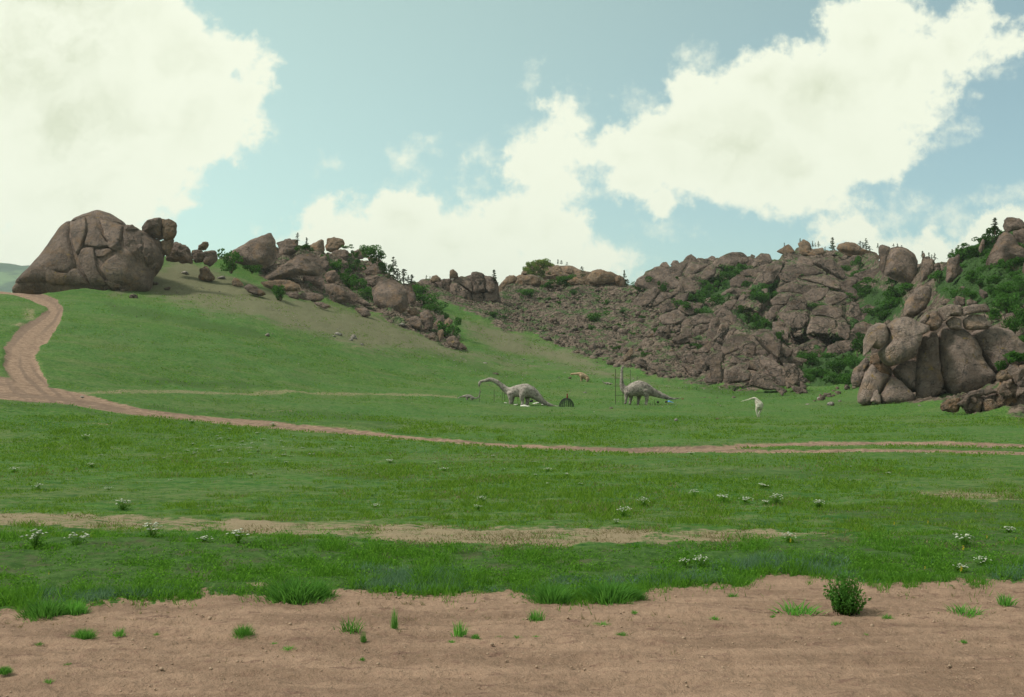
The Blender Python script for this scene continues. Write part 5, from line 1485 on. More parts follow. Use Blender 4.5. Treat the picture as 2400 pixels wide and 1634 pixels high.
cluster('pine', 3, [(1522, 270, 60, 100)], 'dark bushy pine between the yellowish knoll and the crest', None, 470)
cluster('pine', 3, [(1895, 350, 60, 145), (1870, 350, 60, 80), (1925, 350, 50, 70), (1805, 350, 40, 70)], 'conifers in the notch between crest and mountain', 'conifers in the notch left of the mountain', 470)
cluster('pine', 3, [(1240, 150, 30, 40), (1310, 150, 30, 45), (1340, 150, 30, 35), (1390, 160, 30, 30), (1220, 140, 20, 30)], 'tiny trees on top of the yellowish knoll', 'tiny trees on the yellowish knoll', 575)
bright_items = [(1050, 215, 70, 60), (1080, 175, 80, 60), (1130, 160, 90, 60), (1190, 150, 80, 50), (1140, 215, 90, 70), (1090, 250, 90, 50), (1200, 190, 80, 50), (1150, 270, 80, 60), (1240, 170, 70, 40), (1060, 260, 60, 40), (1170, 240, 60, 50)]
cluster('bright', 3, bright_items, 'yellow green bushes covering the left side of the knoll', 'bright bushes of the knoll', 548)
cluster('shrub', 4, [(220, 605, 90, 75), (335, 580, 100, 100), (410, 620, 70, 100), (460, 660, 70, 130), (540, 525, 50, 40), (300, 620, 70, 50)], 'shrubs on the left shoulder of the mountain', 'shrubs on the mountain left shoulder')
cluster('shrub', 4, [(755, 740, 110, 120), (640, 810, 130, 110), (560, 760, 90, 70), (890, 760, 150, 110), (700, 690, 90, 60), (820, 830, 130, 50)], 'shrubs in the hollow left of the pointed crag', 'shrubs in the hollow left of the pointed crag')
cluster('shrub', 4, [(720, 470, 50, 70), (830, 500, 80, 60), (870, 640, 120, 130), (920, 560, 120, 90), (990, 510, 120, 90), (1060, 470, 130, 80), (1140, 425, 90, 55), (800, 580, 90, 70), (850, 540, 90, 60)], 'shrubs in the upper mountain chute', 'shrubs in the upper chute of the mountain')
cluster('shrub', 4, [(1180, 595, 110, 70), (1250, 690, 130, 75), (1310, 690, 100, 60), (1380, 620, 100, 110), (1220, 640, 80, 60), (1400, 560, 70, 60)], 'shrubs on the ledges beside the main face', 'ledge shrubs beside the main face')
cluster('pine', 4, [(1010, 740, 60, 90), (1075, 820, 50, 75), (1110, 820, 45, 80), (1140, 830, 45, 90), (1190, 880, 60, 90), (1230, 900, 60, 100)], 'small conifers behind the pointed crag', 'small conifers behind the pointed crag')
cluster('shrub', 4, [(1285, 950, 120, 150), (1350, 970, 90, 110), (1250, 900, 70, 70), (1445, 1050, 80, 90)], 'leafy bushes at the foot of the main face', 'leafy bushes at the foot of the main face')
cluster('shrub', 4, [(1580, 590, 80, 35), (1850, 905, 70, 55), (1880, 600, 110, 45), (2040, 445, 60, 70), (1460, 650, 110, 45), (1490, 840, 70, 45), (1760, 775, 120, 60), (1640, 490, 60, 30), (1560, 490, 70, 35), (1700, 905, 60, 40), (1600, 740, 70, 30), (1960, 620, 90, 50)], 'dark shrubs on ledges of the main face', 'ledge shrubs of the main face')
cluster('shrub', 4, [(2160, 420, 90, 110), (2190, 510, 90, 90), (2100, 640, 100, 60), (2060, 680, 90, 60), (2210, 620, 110, 70), (2200, 970, 90, 90)], 'shrubs right of the main face', 'shrubs right of the main face')
cluster('shrub', 4, [(750, 1125, 90, 60), (270, 1215, 70, 70), (820, 1290, 50, 110), (1360, 1260, 50, 40)], 'small shrubs on the crag base', 'small shrubs on the crag base')
cluster('shrub', 4, [(1740, 1290, 160, 140), (1650, 1210, 90, 70), (1900, 1230, 110, 80), (1820, 1380, 150, 90), (1930, 1420, 140, 90), (2000, 1350, 150, 130), (2060, 1270, 120, 100), (2150, 1180, 130, 160), (2110, 1290, 110, 100), (2050, 1440, 90, 90), (1700, 1400, 90, 60), (2170, 1060, 90, 80)], 'bushes in the green gully mouth between crag and bastion', 'bushes in the gully mouth')
cluster('pine', 4, [(1500, 230, 26, 45), (1640, 185, 24, 40), (1750, 225, 30, 55), (1772, 225, 20, 40), (1800, 225, 30, 55), (1860, 255, 24, 35)], 'small pines left of the tall skyline pine', 'small pines on the mountain skyline', 545)
cluster('pine', 4, [(1925, 275, 70, 135)], 'tall pine standing alone on the mountain skyline', None, 545)
cluster('pine', 4, [(2170, 235, 50, 65), (2222, 255, 60, 105), (2195, 240, 40, 60), (2250, 260, 40, 50)], 'pines on the skyline between tall pine and cliff', 'pines left of the sheer cliff', 560)
cluster('pine', 5, [(600, 310, 26, 35), (740, 305, 24, 28), (712, 300, 20, 22), (770, 310, 20, 22)], 'tiny pines on top of the sheer cliff', 'tiny pines on the cliff', 510)
cluster('pine', 5, [(920, 385, 40, 55), (965, 390, 30, 50), (1005, 400, 30, 55), (985, 390, 20, 36)], 'small pines on the far block right of the cliff', 'small pines right of the cliff', 480)
cluster('shrub', 5, [(700, 720, 150, 110), (640, 830, 130, 80), (770, 660, 150, 100), (580, 570, 150, 60), (820, 620, 110, 60), (660, 760, 110, 80), (600, 800, 100, 70), (700, 580, 90, 60), (740, 730, 100, 80), (480, 640, 110, 50), (400, 620, 90, 50), (540, 640, 100, 50)], 'bushes in the high green gully under the cliff', 'bushes in the high gully')
cluster('pine', 5, [(845, 825, 110, 150)], 'young green spruce at the top left of the bastion', None, 300)
cluster('pine', 5, [(1050, 630, 90, 120), (1010, 640, 80, 110), (1090, 610, 70, 100), (970, 720, 60, 80), (1140, 640, 80, 110), (1160, 560, 60, 90)], 'conifers on the slope above the bastion', 'conifers above the bastion', 320)
cluster('shrub', 5, [(1230, 460, 160, 160), (1310, 510, 140, 130), (1290, 400, 140, 110), (1200, 400, 110, 80), (1360, 300, 120, 80), (1420, 260, 120, 90), (1260, 330, 110, 60), (1100, 690, 130, 80), (1000, 740, 90, 60), (1250, 660, 150, 60), (1180, 690, 120, 60)], 'dense bushes on the upper right hill', 'dense bushes of the upper right hill', 315)
cluster('shrub', 5, [(1470, 490, 110, 70), (1600, 470, 130, 90), (1560, 460, 100, 70), (1540, 780, 120, 150), (1580, 910, 120, 130), (1500, 700, 100, 80), (1620, 250, 70, 60), (1620, 880, 90, 70), (1450, 560, 90, 60), (1640, 820, 110, 90), (1500, 620, 110, 70), (1640, 1000, 90, 80)], 'bushes around the rocks at the right edge', 'bushes at the right edge')
cluster('shrub', 5, [(1410, 840, 110, 95)], 'rounded bush on top of the bastion behind the flat capstone', None, 205)
cluster('shrub', 5, [(1545, 1140, 140, 90), (1480, 1190, 90, 90), (1610, 1120, 90, 70)], 'bushes between the bastion and the low rusty outcrop', 'bushes behind the low rusty outcrop', 150)
cluster('pine', 5, [(1438, 205, 100, 110)], 'spreading dark pine beside the capstone at the far right', None, 296)
cluster('pine', 5, [(1130, 380, 40, 60), (1160, 370, 40, 60), (1110, 390, 30, 50), (1190, 350, 30, 40), (1250, 320, 26, 40)], 'pines on the skyline left of the capstone hill', 'pines left of the capstone hill', 335)
cluster('shrub', 5, [(395, 1290, 100, 100), (430, 1260, 60, 70), (330, 1270, 60, 50)], 'small bushes in the rubble left of the bastion', 'small bushes left of the bastion')

for ci, ch in enumerate(CHUTES):
    where = ['upper mountain chute', 'ledge chute', 'right-hand gully', 'hollow by the crag', 'chute behind the crag', 'gully mouth'][ci]
    A = np.array(ch); spots = []
    while len(spots) < (16, 12, 14, 9, 14, 18)[ci]:
        x, y = rnd.uniform(A[:, 0].min(), A[:, 0].max()), rnd.uniform(A[:, 1].min(), A[:, 1].max())
        if poly_sd(np.array([x]), np.array([y]), ch)[0] > 0: spots.append((x, y))
    for (x, y), rc in zip(spots, rowcol(spots, 6)):
        w = rnd.uniform(9, 24); pine = rnd.random() < .2
        put_plant('pine' if pine else 'shrub', x, y, w, w * rnd.uniform(.6, 1.1), f'{rc} bushes in the {where}', f'small bushes of the {where}')


def scatter_shrubs(n, xr, yr, poly, inset, wr, hr, phrase, group, per):
    spots = []
    while len(spots) < n:
        x, y = rnd.uniform(*xr), rnd.uniform(*yr)
        if poly_sd(np.array([x]), np.array([y]), poly)[0] > inset: spots.append((x, y))
    for (x, y), rc in zip(spots, rowcol(spots, per)):
        w = rnd.uniform(*wr); put_plant('shrub', x, y, w, w * rnd.uniform(*hr), f'{rc} {phrase}', group)


scatter_shrubs(36, (2190, 2430), (600, 760), [(2180, 640), (2200, 700), (2330, 720), (2440, 790), (2440, 560), (2330, 560), (2260, 590)], 0, (16, 40), (.6, 1.0),
               'bushes on the right-hand hill', 'bushes overgrowing the right-hand hill', 6)
scatter_shrubs(34, (1080, 1640), (680, 880), R_SCREE, 4, (7, 16), (.5, .9), 'low bushes on the scree', 'low bushes dotted over the scree', 7)

# ------------------------------------------------------------------ concrete animals
def statue_material(name, a, b_, c_):
    m, t, b, out = new_mat(name)
    pos = t.new('ShaderNodeTexCoord').outputs['Object']
    n1 = t.noise(pos, 1.1, 6, 0.65); n2 = t.noise(pos, 2.4, 7, 0.75); n3 = t.noise(pos, 12, 4, 0.7)
    c = t.mix(t.step(n1, 0.3, 0.7), a, b_)
    c = t.mix(t.math('MULTIPLY', t.step(n2, 0.49, 0.58), 0.7), c, c_)
    t.put(b.inputs['Base Color'], c)
    bump(t, b, t.math('ADD', n2, t.math('MULTIPLY', n3, 0.4)), 0.7, 0.12)
    return m


M_CONC = statue_material('grey_concrete', (0.235, 0.200, 0.178), (0.40, 0.35, 0.31), (0.085, 0.070, 0.062))
M_CONCD = statue_material('patchy_concrete', (0.17, 0.14, 0.125), (0.38, 0.33, 0.29), (0.055, 0.046, 0.042))
M_CONCP = statue_material('pale_concrete', (0.46, 0.43, 0.35), (0.60, 0.56, 0.46), (0.26, 0.21, 0.17))
M_CONCO = statue_material('orange_plaster', (0.36, 0.24, 0.15), (0.48, 0.36, 0.24), (0.22, 0.13, 0.085))
M_IRON = simple_mat('rusty_iron', (0.055, 0.040, 0.034), var=0.4, scale=4)
M_WIRE = simple_mat('dark_wire', (0.020, 0.028, 0.022), var=0.3, scale=4)
M_RED = simple_mat('red_paint', (0.16, 0.020, 0.024), var=0.3, scale=4)
M_BLUE = simple_mat('blue_tarpaulin', (0.07, 0.20, 0.46), var=0.2, scale=3, rough=0.6)
M_DARK = simple_mat('dark_cloth', (0.022, 0.020, 0.022), var=0.3, scale=6)


def catmull(P, m):
    P = np.asarray(P, float); Q = np.vstack([2 * P[0] - P[1], P, 2 * P[-1] - P[-2]])
    out = []
    for i in range(len(P) - 1):
        p0, p1, p2, p3 = Q[i:i + 4]
        for s in np.linspace(0, 1, m, endpoint=False):
            out.append(0.5 * ((2 * p1) + (-p0 + p2) * s + (2 * p0 - 5 * p1 + 4 * p2 - p3) * s ** 2 + (-p0 + 3 * p1 - 3 * p2 + p3) * s ** 3))
    out.append(P[-1]); return np.array(out)


def limb(pts, wide=1.0, sides=20, m=5):
    """pts: rows (x, depth, z, radius) -> closed tube"""
    Q = catmull(pts, m); Q[:, 3] = np.maximum(Q[:, 3], 0.02)
    X = Q[:, :3]; r = Q[:, 3]
    tg = np.gradient(X, axis=0); tg /= np.linalg.norm(tg, axis=1)[:, None] + 1e-9
    side = np.tile(np.array([0, 1.0, 0]), (len(X), 1)); side -= (side * tg).sum(1)[:, None] * tg
    side /= np.linalg.norm(side, axis=1)[:, None]
    up = np.cross(side, tg)
    ang = np.arange(sides) / sides * 2 * math.pi
    ring = X[:, None] + r[:, None, None] * (np.cos(ang)[None, :, None] * side[:, None] * wide + np.sin(ang)[None, :, None] * up[:, None])
    n = len(X)
    V = np.vstack([ring.reshape(-1, 3), (X[0] - tg[0] * r[0] * .6)[None], (X[-1] + tg[-1] * r[-1] * .6)[None]])
    idx = np.arange(n * sides).reshape(n, sides); nx = np.roll(idx, -1, 1)
    Fq = np.stack([idx[:-1], nx[:-1], nx[1:], idx[1:]], -1).reshape(-1, 4)
    a, b = n * sides, n * sides + 1
    Ft = np.vstack([np.stack([nx[0], idx[0], np.full(sides, a)], -1), np.stack([idx[-1], nx[-1], np.full(sides, b)], -1)])
    return V, Fq, Ft


def statue(name, label, limbs, zone, d, mat, voxel, cat='statue', foot_y=None):
    """limbs: list of (points in zoom pixels with side offset in zoom px and radius in zoom px, width factor); joined and remeshed into one body"""
    x0, y0, k = {6: (1040, 840, 400 / 2324), 7: (1400, 830, 440 / 2324)}[zone]
    sc = k * d / F                                     # metres per zoom pixel
    ys = foot_y
    xs = np.mean([p[0] for l in limbs for p in l[0]])
    bx, by = x0 + xs * k, y0 + ys * k
    base = world(np.array([bx]), np.array([by]), np.array([d]))[0]
    VV = []; FQ = []; FT = []; o = 0
    for pts, wide in limbs:
        P = np.array([((x - xs) * sc, s * sc, (ys - y) * sc, r * sc) for (x, y, s, r) in pts])
        V, q, t_ = limb(P, wide)
        VV.append(V); FQ.append(q + o); FT.append(t_ + o); o += len(V)
    me = mesh_np(name, np.vstack(VV), [np.vstack(FQ), np.vstack(FT)])
    tmp = bpy.data.objects.new('tmp', me); COL.objects.link(tmp)
    md = tmp.modifiers.new('r', 'REMESH'); md.mode = 'VOXEL'; md.voxel_size = voxel
    ms = tmp.modifiers.new('s', 'SMOOTH'); ms.iterations = 3; ms.factor = 0.5
    dg = bpy.context.evaluated_depsgraph_get(); dg.update()
    out = bpy.data.meshes.new_from_object(tmp.evaluated_get(dg)); out.name = name
    bpy.data.objects.remove(tmp)
    n = len(out.vertices); v = np.empty(n * 3); out.vertices.foreach_get('co', v); v = v.reshape(-1, 3)
    v += (fbm(v * 1.6 + 3, 3) * voxel * 0.35)[:, None] * np.array([.5, .5, 1])
    out.vertices.foreach_set('co', v.ravel()); out.update()
    out.polygons.foreach_set('use_smooth', np.ones(len(out.polygons), dtype=bool))
    out.materials.clear(); out.materials.append(mat)
    ob = bpy.data.objects.new(name, out); COL.objects.link(ob); ob.location = base
    return tag(ob, label, cat)


D_A = float(depth(1230, 949)[0]); D_B = float(depth(1490, 947)[0])
statue('sauropod_statue', 'large grey concrete sauropod bending its long neck down to a small one at left', [
    ([(484, 392, 0, 8), (483, 370, 0, 16), (490, 335, 0, 21), (515, 312, 0, 20), (560, 302, 0, 22), (610, 292, 0, 27), (665, 296, 0, 30), (725, 325, 0, 33), (785, 375, 0, 38), (850, 430, 0, 50), (915, 458, 0, 68), (980, 452, 0, 80), (1050, 442, 0, 90),
      (1125, 440, 0, 96), (1190, 465, 0, 84), (1250, 505, 0, 66), (1310, 553, 0, 48), (1360, 592, 0, 36), (1420, 624, 0, 25), (1490, 646, 0, 16), (1580, 662, 0, 11), (1670, 680, 0, 7), (1740, 686, 0, 4)], 0.85),
    ([(905, 470, -45, 46), (908, 530, -52, 34), (912, 580, -52, 25), (905, 625, -52, 22), (903, 640, -52, 26)], 1.0),
    ([(940, 470, 45, 46), (938, 530, 52, 32), (930, 590, 52, 24), (925, 640, 52, 22)], 1.0),
    ([(1120, 400, -50, 50), (1085, 470, -62, 52), (1062, 540, -64, 34), (1075, 590, -62, 23), (1062, 640, -62, 22), (1055, 650, -62, 24)], 0.9),
    ([(1150, 470, 50, 60), (1140, 540, 60, 36), (1140, 600, 60, 25), (1118, 645, 60, 22)], 1.0),
    ([(480, 385, 0, 10), (474, 402, 0, 6)], 1.0),
], 6, D_A, M_CONC, 0.13, foot_y=648)
statue('sauropod_statue', 'small grey concrete sauropod stretching up to the mouth of the large one', [
    ([(160, 553, 0, 7), (180, 548, 0, 6), (215, 532, 0, 8), (260, 520, 0, 13), (305, 514, 0, 21), (345, 518, 0, 25), (390, 532, 0, 20), (425, 545, 0, 12), (455, 542, 0, 9), (477, 520, 0, 8), (489, 485, 0, 7), (496, 452, 0, 8), (498, 438, 0, 5)], 0.9),
    ([(312, 520, -14, 14), (314, 555, -16, 9), (312, 580, -16, 7)], 1), ([(322, 520, 14, 14), (326, 555, 16, 9), (324, 578, 16, 7)], 1),
    ([(375, 530, -14, 13), (376, 565, -15, 9), (380, 592, -15, 7)], 1), ([(385, 530, 14, 13), (388, 565, 15, 9), (390, 590, 15, 7)], 1),
], 6, D_A * 1.02, M_CONC, 0.05, foot_y=588)
D_O = float(depth(1360, 894)[0])
statue('beast_statue', 'orange brown plaster beast with lowered head on the hillside behind', [
    ([(1722, 222, 0, 7), (1745, 214, 0, 14), (1790, 212, 0, 16), (1830, 212, 0, 22), (1865, 222, 0, 34), (1905, 240, 0, 36), (1940, 262, 0, 34), (1965, 285, 0, 24), (1972, 300, 0, 12)], 0.8),
    ([(1868, 230, -18, 20), (1866, 270, -20, 10), (1864, 316, -20, 7)], 1), ([(1878, 230, 18, 20), (1884, 275, 20, 10), (1886, 314, 20, 7)], 1),
    ([(1950, 270, -18, 22), (1950, 300, -20, 12), (1940, 326, -20, 9)], 1), ([(1960, 270, 18, 22), (1965, 300, 20, 12), (1962, 324, 20, 9)], 1),
], 6, D_O, M_CONCO, 0.09, foot_y=326)
D_T = float(depth(1425, 902)[0])
statue('sauropod_statue', 'tiny grey sauropod far up the meadow left of the scaffold', [
    ([(2152, 300, 0, 4), (2162, 306, 0, 5), (2172, 322, 0, 6), (2190, 334, 0, 9), (2225, 340, 0, 14), (2255, 342, 0, 13), (2280, 346, 0, 8), (2300, 342, 0, 4)], 0.8),
    ([(2215, 342, -8, 8), (2214, 366, -8, 4)], 1), ([(2222, 342, 8, 8), (2224, 366, 8, 4)], 1), ([(2258, 344, -8, 8), (2258, 368, -8, 4)], 1), ([(2270, 344, 8, 8), (2274, 366, 8, 4)], 1),
], 6, D_T, M_CONC, 0.06, foot_y=367)
statue('sauropod_statue', 'patchy grey concrete sauropod with upright neck among scaffold poles', [
    ([(336, 168, 0, 8), (320, 158, 0, 16), (306, 168, 0, 17), (303, 200, 0, 15), (301, 250, 0, 18), (300, 310, 0, 22), (304, 370, 0, 29), (325, 425, 0, 46), (375, 450, 0, 66), (440, 440, 0, 86), (510, 425, 0, 97),
      (575, 432, 0, 88), (640, 455, 0, 68), (710, 482, 0, 50), (780, 508, 0, 38), (840, 530, 0, 29), (890, 545, 0, 20), (940, 551, 0, 14), (985, 547, 0, 10), (1035, 536, 0, 6)], 0.9),
    ([(365, 470, -45, 40), (352, 540, -52, 22), (346, 590, -52, 16), (338, 612, -52, 20)], 1), ([(425, 470, 45, 40), (420, 545, 52, 24), (412, 600, 52, 17), (402, 624, 52, 20)], 1),
    ([(530, 470, 45, 44), (518, 555, 55, 24), (513, 610, 55, 17), (508, 634, 55, 20)], 1), ([(585, 450, -45, 50), (605, 540, -55, 25), (600, 610, -55, 17), (608, 648, -55, 20)], 1),
], 7, D_B, M_CONCD, 0.13, foot_y=640)
D_H = float(depth(1778, 978)[0])
statue('dinosaur_statue', 'pale two-legged dinosaur statue with a long thin tail pointing left, on the right meadow', [
    ([(1772, 592, 0, 3), (1800, 580, 0, 6), (1860, 566, 0, 8), (1910, 552, 0, 11), (1945, 546, 0, 16), (1965, 562, 0, 22), (1980, 590, 0, 36), (2000, 622, 0, 50), (2008, 650, 0, 48), (2006, 675, 0, 30)], 0.9),
    ([(1985, 650, -20, 30), (1968, 690, -20, 17), (1972, 740, -20, 11), (1982, 775, -20, 8), (1970, 784, -20, 8)], 1),
    ([(2025, 650, 20, 30), (2026, 695, 20, 16), (2005, 740, 20, 11), (2014, 775, 20, 8), (2004, 786, 20, 8)], 1),
    ([(1975, 610, -30, 8), (1968, 635, -34, 7), (1974, 650, -36, 5)], 1),
], 7, D_H, M_CONCP, 0.07, foot_y=785)


# ------------------------------------------------------------------ poles, scaffold, wire dome and oddments
def pole(zone, x, y_top, y_bot, d, label, group=None, name='pole', r=0.045, lean=0.0, cross=None):
    k = Z(zone)
    (x1, yt), (_, yb) = k([(x, y_top), (x, y_bot)])
    base = world(np.array([x1]), np.array([yb]), np.array([d]))[0]
    h = (yb - yt) * d / F
    V, f = tube_mesh([(np.array([[0, 0, -0.1], [lean * .5 * h, 0, h * .5], [lean * h, 0, h]]), [r, r, r])], 6)
    o = link_mesh(name, mesh_np(name, V, f), M_IRON, None, Vector(base))
    return tag(o, label, 'pole', group)


for i, (x, yt, yb, off, ln) in enumerate([(686, 425, 592, 3, 0), (797, 455, 580, 4, 0.01), (829, 470, 570, 4, 0), (1010, 500, 610, 2, 0), (1160, 540, 650, -2, 0.03), (1325, 560, 640, 1, 0)]):
    pole(6, x, yt, yb, D_A + off, f'{ordinal(i, 6)} of the thin iron poles under the large sauropod', 'thin poles under the large sauropod', r=0.035)
pole(6, 484, 400, 596, D_A, 'thin prop pole holding up the head of the large sauropod', None, 'prop_pole', r=0.03, lean=0.06)
# scaffold: one thing
sc_d = D_B - 1.5
(xb, yb_), = Z7([(225, 615)])
sroot = empty('scaffold', Vector(world(np.array([xb]), np.array([yb_]), np.array([sc_d]))[0]), 'pole scaffold standing around the upright neck of the patchy sauropod', 'scaffold')
ms_ = 440 / 2324 * sc_d / F
for (x, yt, yb2, dy) in [(224, 185, 615, 0), (238, 190, 600, 1.8), (316, 330, 618, 0), (330, 200, 600, 1.8)]:
    V, f = tube_mesh([(np.array([[(x - 225) * ms_, dy, (615 - yb2) * ms_ - .1], [(x - 225) * ms_, dy, (615 - yt) * ms_]]), [.036, .036])], 6)
    link_mesh('upright', mesh_np('upright', V, f), M_IRON, sroot)
for (xa, xb2, y, dy) in [(218, 325, 512, 0.1), (218, 335, 400, 1.9), (222, 330, 300, 1.9)]:
    V, f = tube_mesh([(np.array([[(xa - 225) * ms_, dy, (615 - y) * ms_], [(xb2 - 225) * ms_, dy, (615 - y) * ms_]]), [.033, .033])], 6)
    link_mesh('crossbar', mesh_np('crossbar', V, f), M_IRON, sroot)
for i, (x, yt, yb2, off) in enumerate([(410, 195, 560, 5), (492, 280, 540, 5), (655, 612, 692, -4), (680, 590, 655, -1), (706, 560, 650, -1), (735, 610, 665, -1), (852, 560, 668, -1)]):
    pole(7, x, yt, yb2, D_B + off, f'{ordinal(i, 7)} of the thin poles around the patchy sauropod', 'thin poles around the patchy sauropod', r=0.035 if off != -4 else 0.06, lean=-0.25 if x == 735 else 0)


def wire_dome():
    d = D_A - 2.0
    k = Z(6); (xc, yb2), (xr, _), (_, yt) = k([(1672, 686), (1776, 686), (1672, 540)])
    base = world(np.array([xc]), np.array([yb2]), np.array([d]))[0]
    R = (xr - xc) * d / F; H = (yb2 - yt) * d / F
    root = empty('wire_dome', Vector(base), 'dark wire mesh dome with a red top beside the tail of the large sauropod', 'wire dome')
    th = np.linspace(0, math.pi / 2, 9)
    for i in range(20):
        a = i / 20 * 2 * math.pi
        pts = np.stack([R * np.cos(th) * math.cos(a), R * np.cos(th) * math.sin(a), H * np.sin(th) ** 0.85], -1)
        V, f = tube_mesh([(pts, np.full(len(pts), .035))], 5)
        link_mesh('rib', mesh_np('rib', V, f), M_WIRE, root)
    for t_ in np.linspace(0.02, 1.35, 11):
        a = np.linspace(0, 2 * math.pi, 25)
        pts = np.stack([R * math.cos(t_) * np.cos(a), R * math.cos(t_) * np.sin(a), 0 * a + H * math.sin(t_) ** 0.85], -1)
        V, f = tube_mesh([(pts, np.full(len(pts), .03))], 5)
        link_mesh('hoop', mesh_np('hoop', V, f), M_WIRE, root)
    s = 400 / 2324 * d / F
    V, q, t3 = limb(np.array([(0.1, 0, H - .1, 10 * s), (0.12, 0, H + 12 * s, 11 * s), (0.14, 0, H + 28 * s, 9 * s), (0.14, 0, H + 36 * s, 6 * s), (0.14, 0, H + 44 * s, 10 * s), (0.14, 0, H + 54 * s, 8 * s)]), 1, 12)
    link_mesh('finial', mesh_np('finial', V, [q, t3]), M_RED, root)


wire_dome()
# pale concrete pads under the large sauropod
for i, (x, y, w, h) in enumerate([(850, 612, 70, 12), (985, 635, 80, 14), (1090, 650, 110, 12), (1250, 618, 120, 16), (1360, 630, 70, 16), (1150, 655, 60, 10)]):
    (x1, y1), (x2, y2) = Z6([(x, y), (x + w, y - h)])
    o = put_boulder(x1, y1, x2 - x1, f'{ordinal(i, 6)} of the pale concrete lumps on the ground under the large sauropod', 'pale concrete lumps under the sauropod', var=3, flat=0.35, name='concrete_lump', cat='concrete lump')
    o.data = o.data.copy(); o.data.materials.clear(); o.data.materials.append(white_mat)
# stone under the snout of the orange beast, red block at a tail tip, blue tarpaulin and dark bundles
(x1, y1), = Z6([(1715, 268)]); o = put_boulder(x1, y1, 13, 'pale flat slab under the snout of the orange beast', var=2, flat=0.5)
(x1, y1), = Z7([(1055, 562)]); o = put_boulder(x1, y1, 7, 'red brown block at the tail tip of the patchy sauropod', var=5, name='block', cat='block'); o.data = o.data.copy(); o.data.materials.clear(); o.data.materials.append(M_RED)


def tarp():
    (x1, y1), = Z7([(905, 607)]); d = D_B - 1
    base = world(np.array([x1]), np.array([y1]), np.array([d]))[0]
    s = 440 / 2324 * d / F
    u = np.linspace(-1, 1, 13); g = np.array([(a, b) for b in u for a in u])
    X = g[:, 0] * 34 * s; Y = g[:, 1] * 0.7
    Zz = 40 * s * (1 - np.abs(g[:, 0] * .55 + .25)) * (1 - g[:, 1] ** 2 * .5) * .85 + 0.05 * fbm(np.stack([X * 3, Y * 3, 0 * X], -1), 3)
    idx = np.arange(169).reshape(13, 13)
    q = np.stack([idx[:-1, :-1], idx[:-1, 1:], idx[1:, 1:], idx[1:, :-1]], -1).reshape(-1, 4)
    o = link_mesh('tarpaulin', mesh_np('tarpaulin', np.stack([X, Y, Zz], -1), q), M_BLUE, None, Vector(base))
    tag(o, 'blue tarpaulin heap under the tail of the patchy sauropod', 'tarpaulin')


tarp()
for x, y, w, lab in [(750, 598, 40, 'dark bundle on the grass under the tail of the patchy sauropod, left of two'), (855, 598, 40, 'dark bundle against the blue tarpaulin')]:
    (x1, y1), = Z7([(x, y)]); (x2, _), = Z7([(x + w, y)])
    o = put_boulder(x1, y1, x2 - x1, lab, var=6, name='bundle', cat='bundle', flat=1.2); o.data = o.data.copy(); o.data.materials.clear(); o.data.materials.append(M_DARK)
(x1, y1), = Z6([(1195, 588)]); o = put_boulder(x1, y1, 9, 'dark round bundle behind the hind legs of the large sauropod', var=6, name='bundle', cat='bundle', flat=1.2); o.data = o.data.copy(); o.data.materials.clear(); o.data.materials.append(M_DARK)

# ------------------------------------------------------------------ grass and flowers
def blades(N, xr, yr, hgt, wid, keep, seed, lean=0.35, clump=0.0):
    rg = np.random.default_rng(seed)
    px = rg.uniform(*xr, N); py = rg.uniform(*yr, N)
    if clump:
        cxs = rg.integers(0, max(1, N // 14), N)
        cpx = rg.uniform(*xr, N // 14 + 1); cpy = rg.uniform(*yr, N // 14 + 1)
        px = cpx[cxs] + rg.normal(0, clump, N); py = cpy[cxs] + rg.normal(0, clump * .35, N)
    ok = keep(px, py, rg); px = px[ok]; py = py[ok]
    d = depth(px, py); B = world(px, py, d)
    n = len(px)
    big = np.clip(0.75 + 0.6 * fbm(B * np.array([.9, .9, 0]) + 4, 3), .3, 1.6)
    h = hgt(px, py, d) * rg.uniform(.5, 1.25, n) * big
    w = wid(d) * rg.uniform(.6, 1.3, n)
    a = rg.uniform(0, 2 * math.pi, n)
    tilt = rg.normal(0, lean, (n, 2)) * h[:, None]
    B[:, 2] -= 0.02 * h + 0.01
    ax = np.stack([np.cos(a), np.sin(a), 0 * a], -1) * w[:, None] * 0.5
    tip = B + np.stack([tilt[:, 0], tilt[:, 1], h], -1)
    V = np.stack([B - ax, B + ax, tip], 1).reshape(-1, 3)
    return V, np.arange(3 * n).reshape(-1, 3)


def edge_y(px): return np.interp(px, [e[0] for e in EDGE], [e[1] for e in EDGE])


def k_bank(px, py, rg):
    M = masks(px, py); patch = fbm(np.stack([px / 60, py / 14, 0 * px], -1), 3)
    return (M['dirt'] < rg.uniform(.2, .8, len(px))) & (M['soil'] + 0.15 * patch < rg.uniform(.25, .7, len(px))) & (py < edge_y(px) + 4 + rg.exponential(7, len(px))) & (patch > rg.uniform(-0.75, 0.25, len(px)))


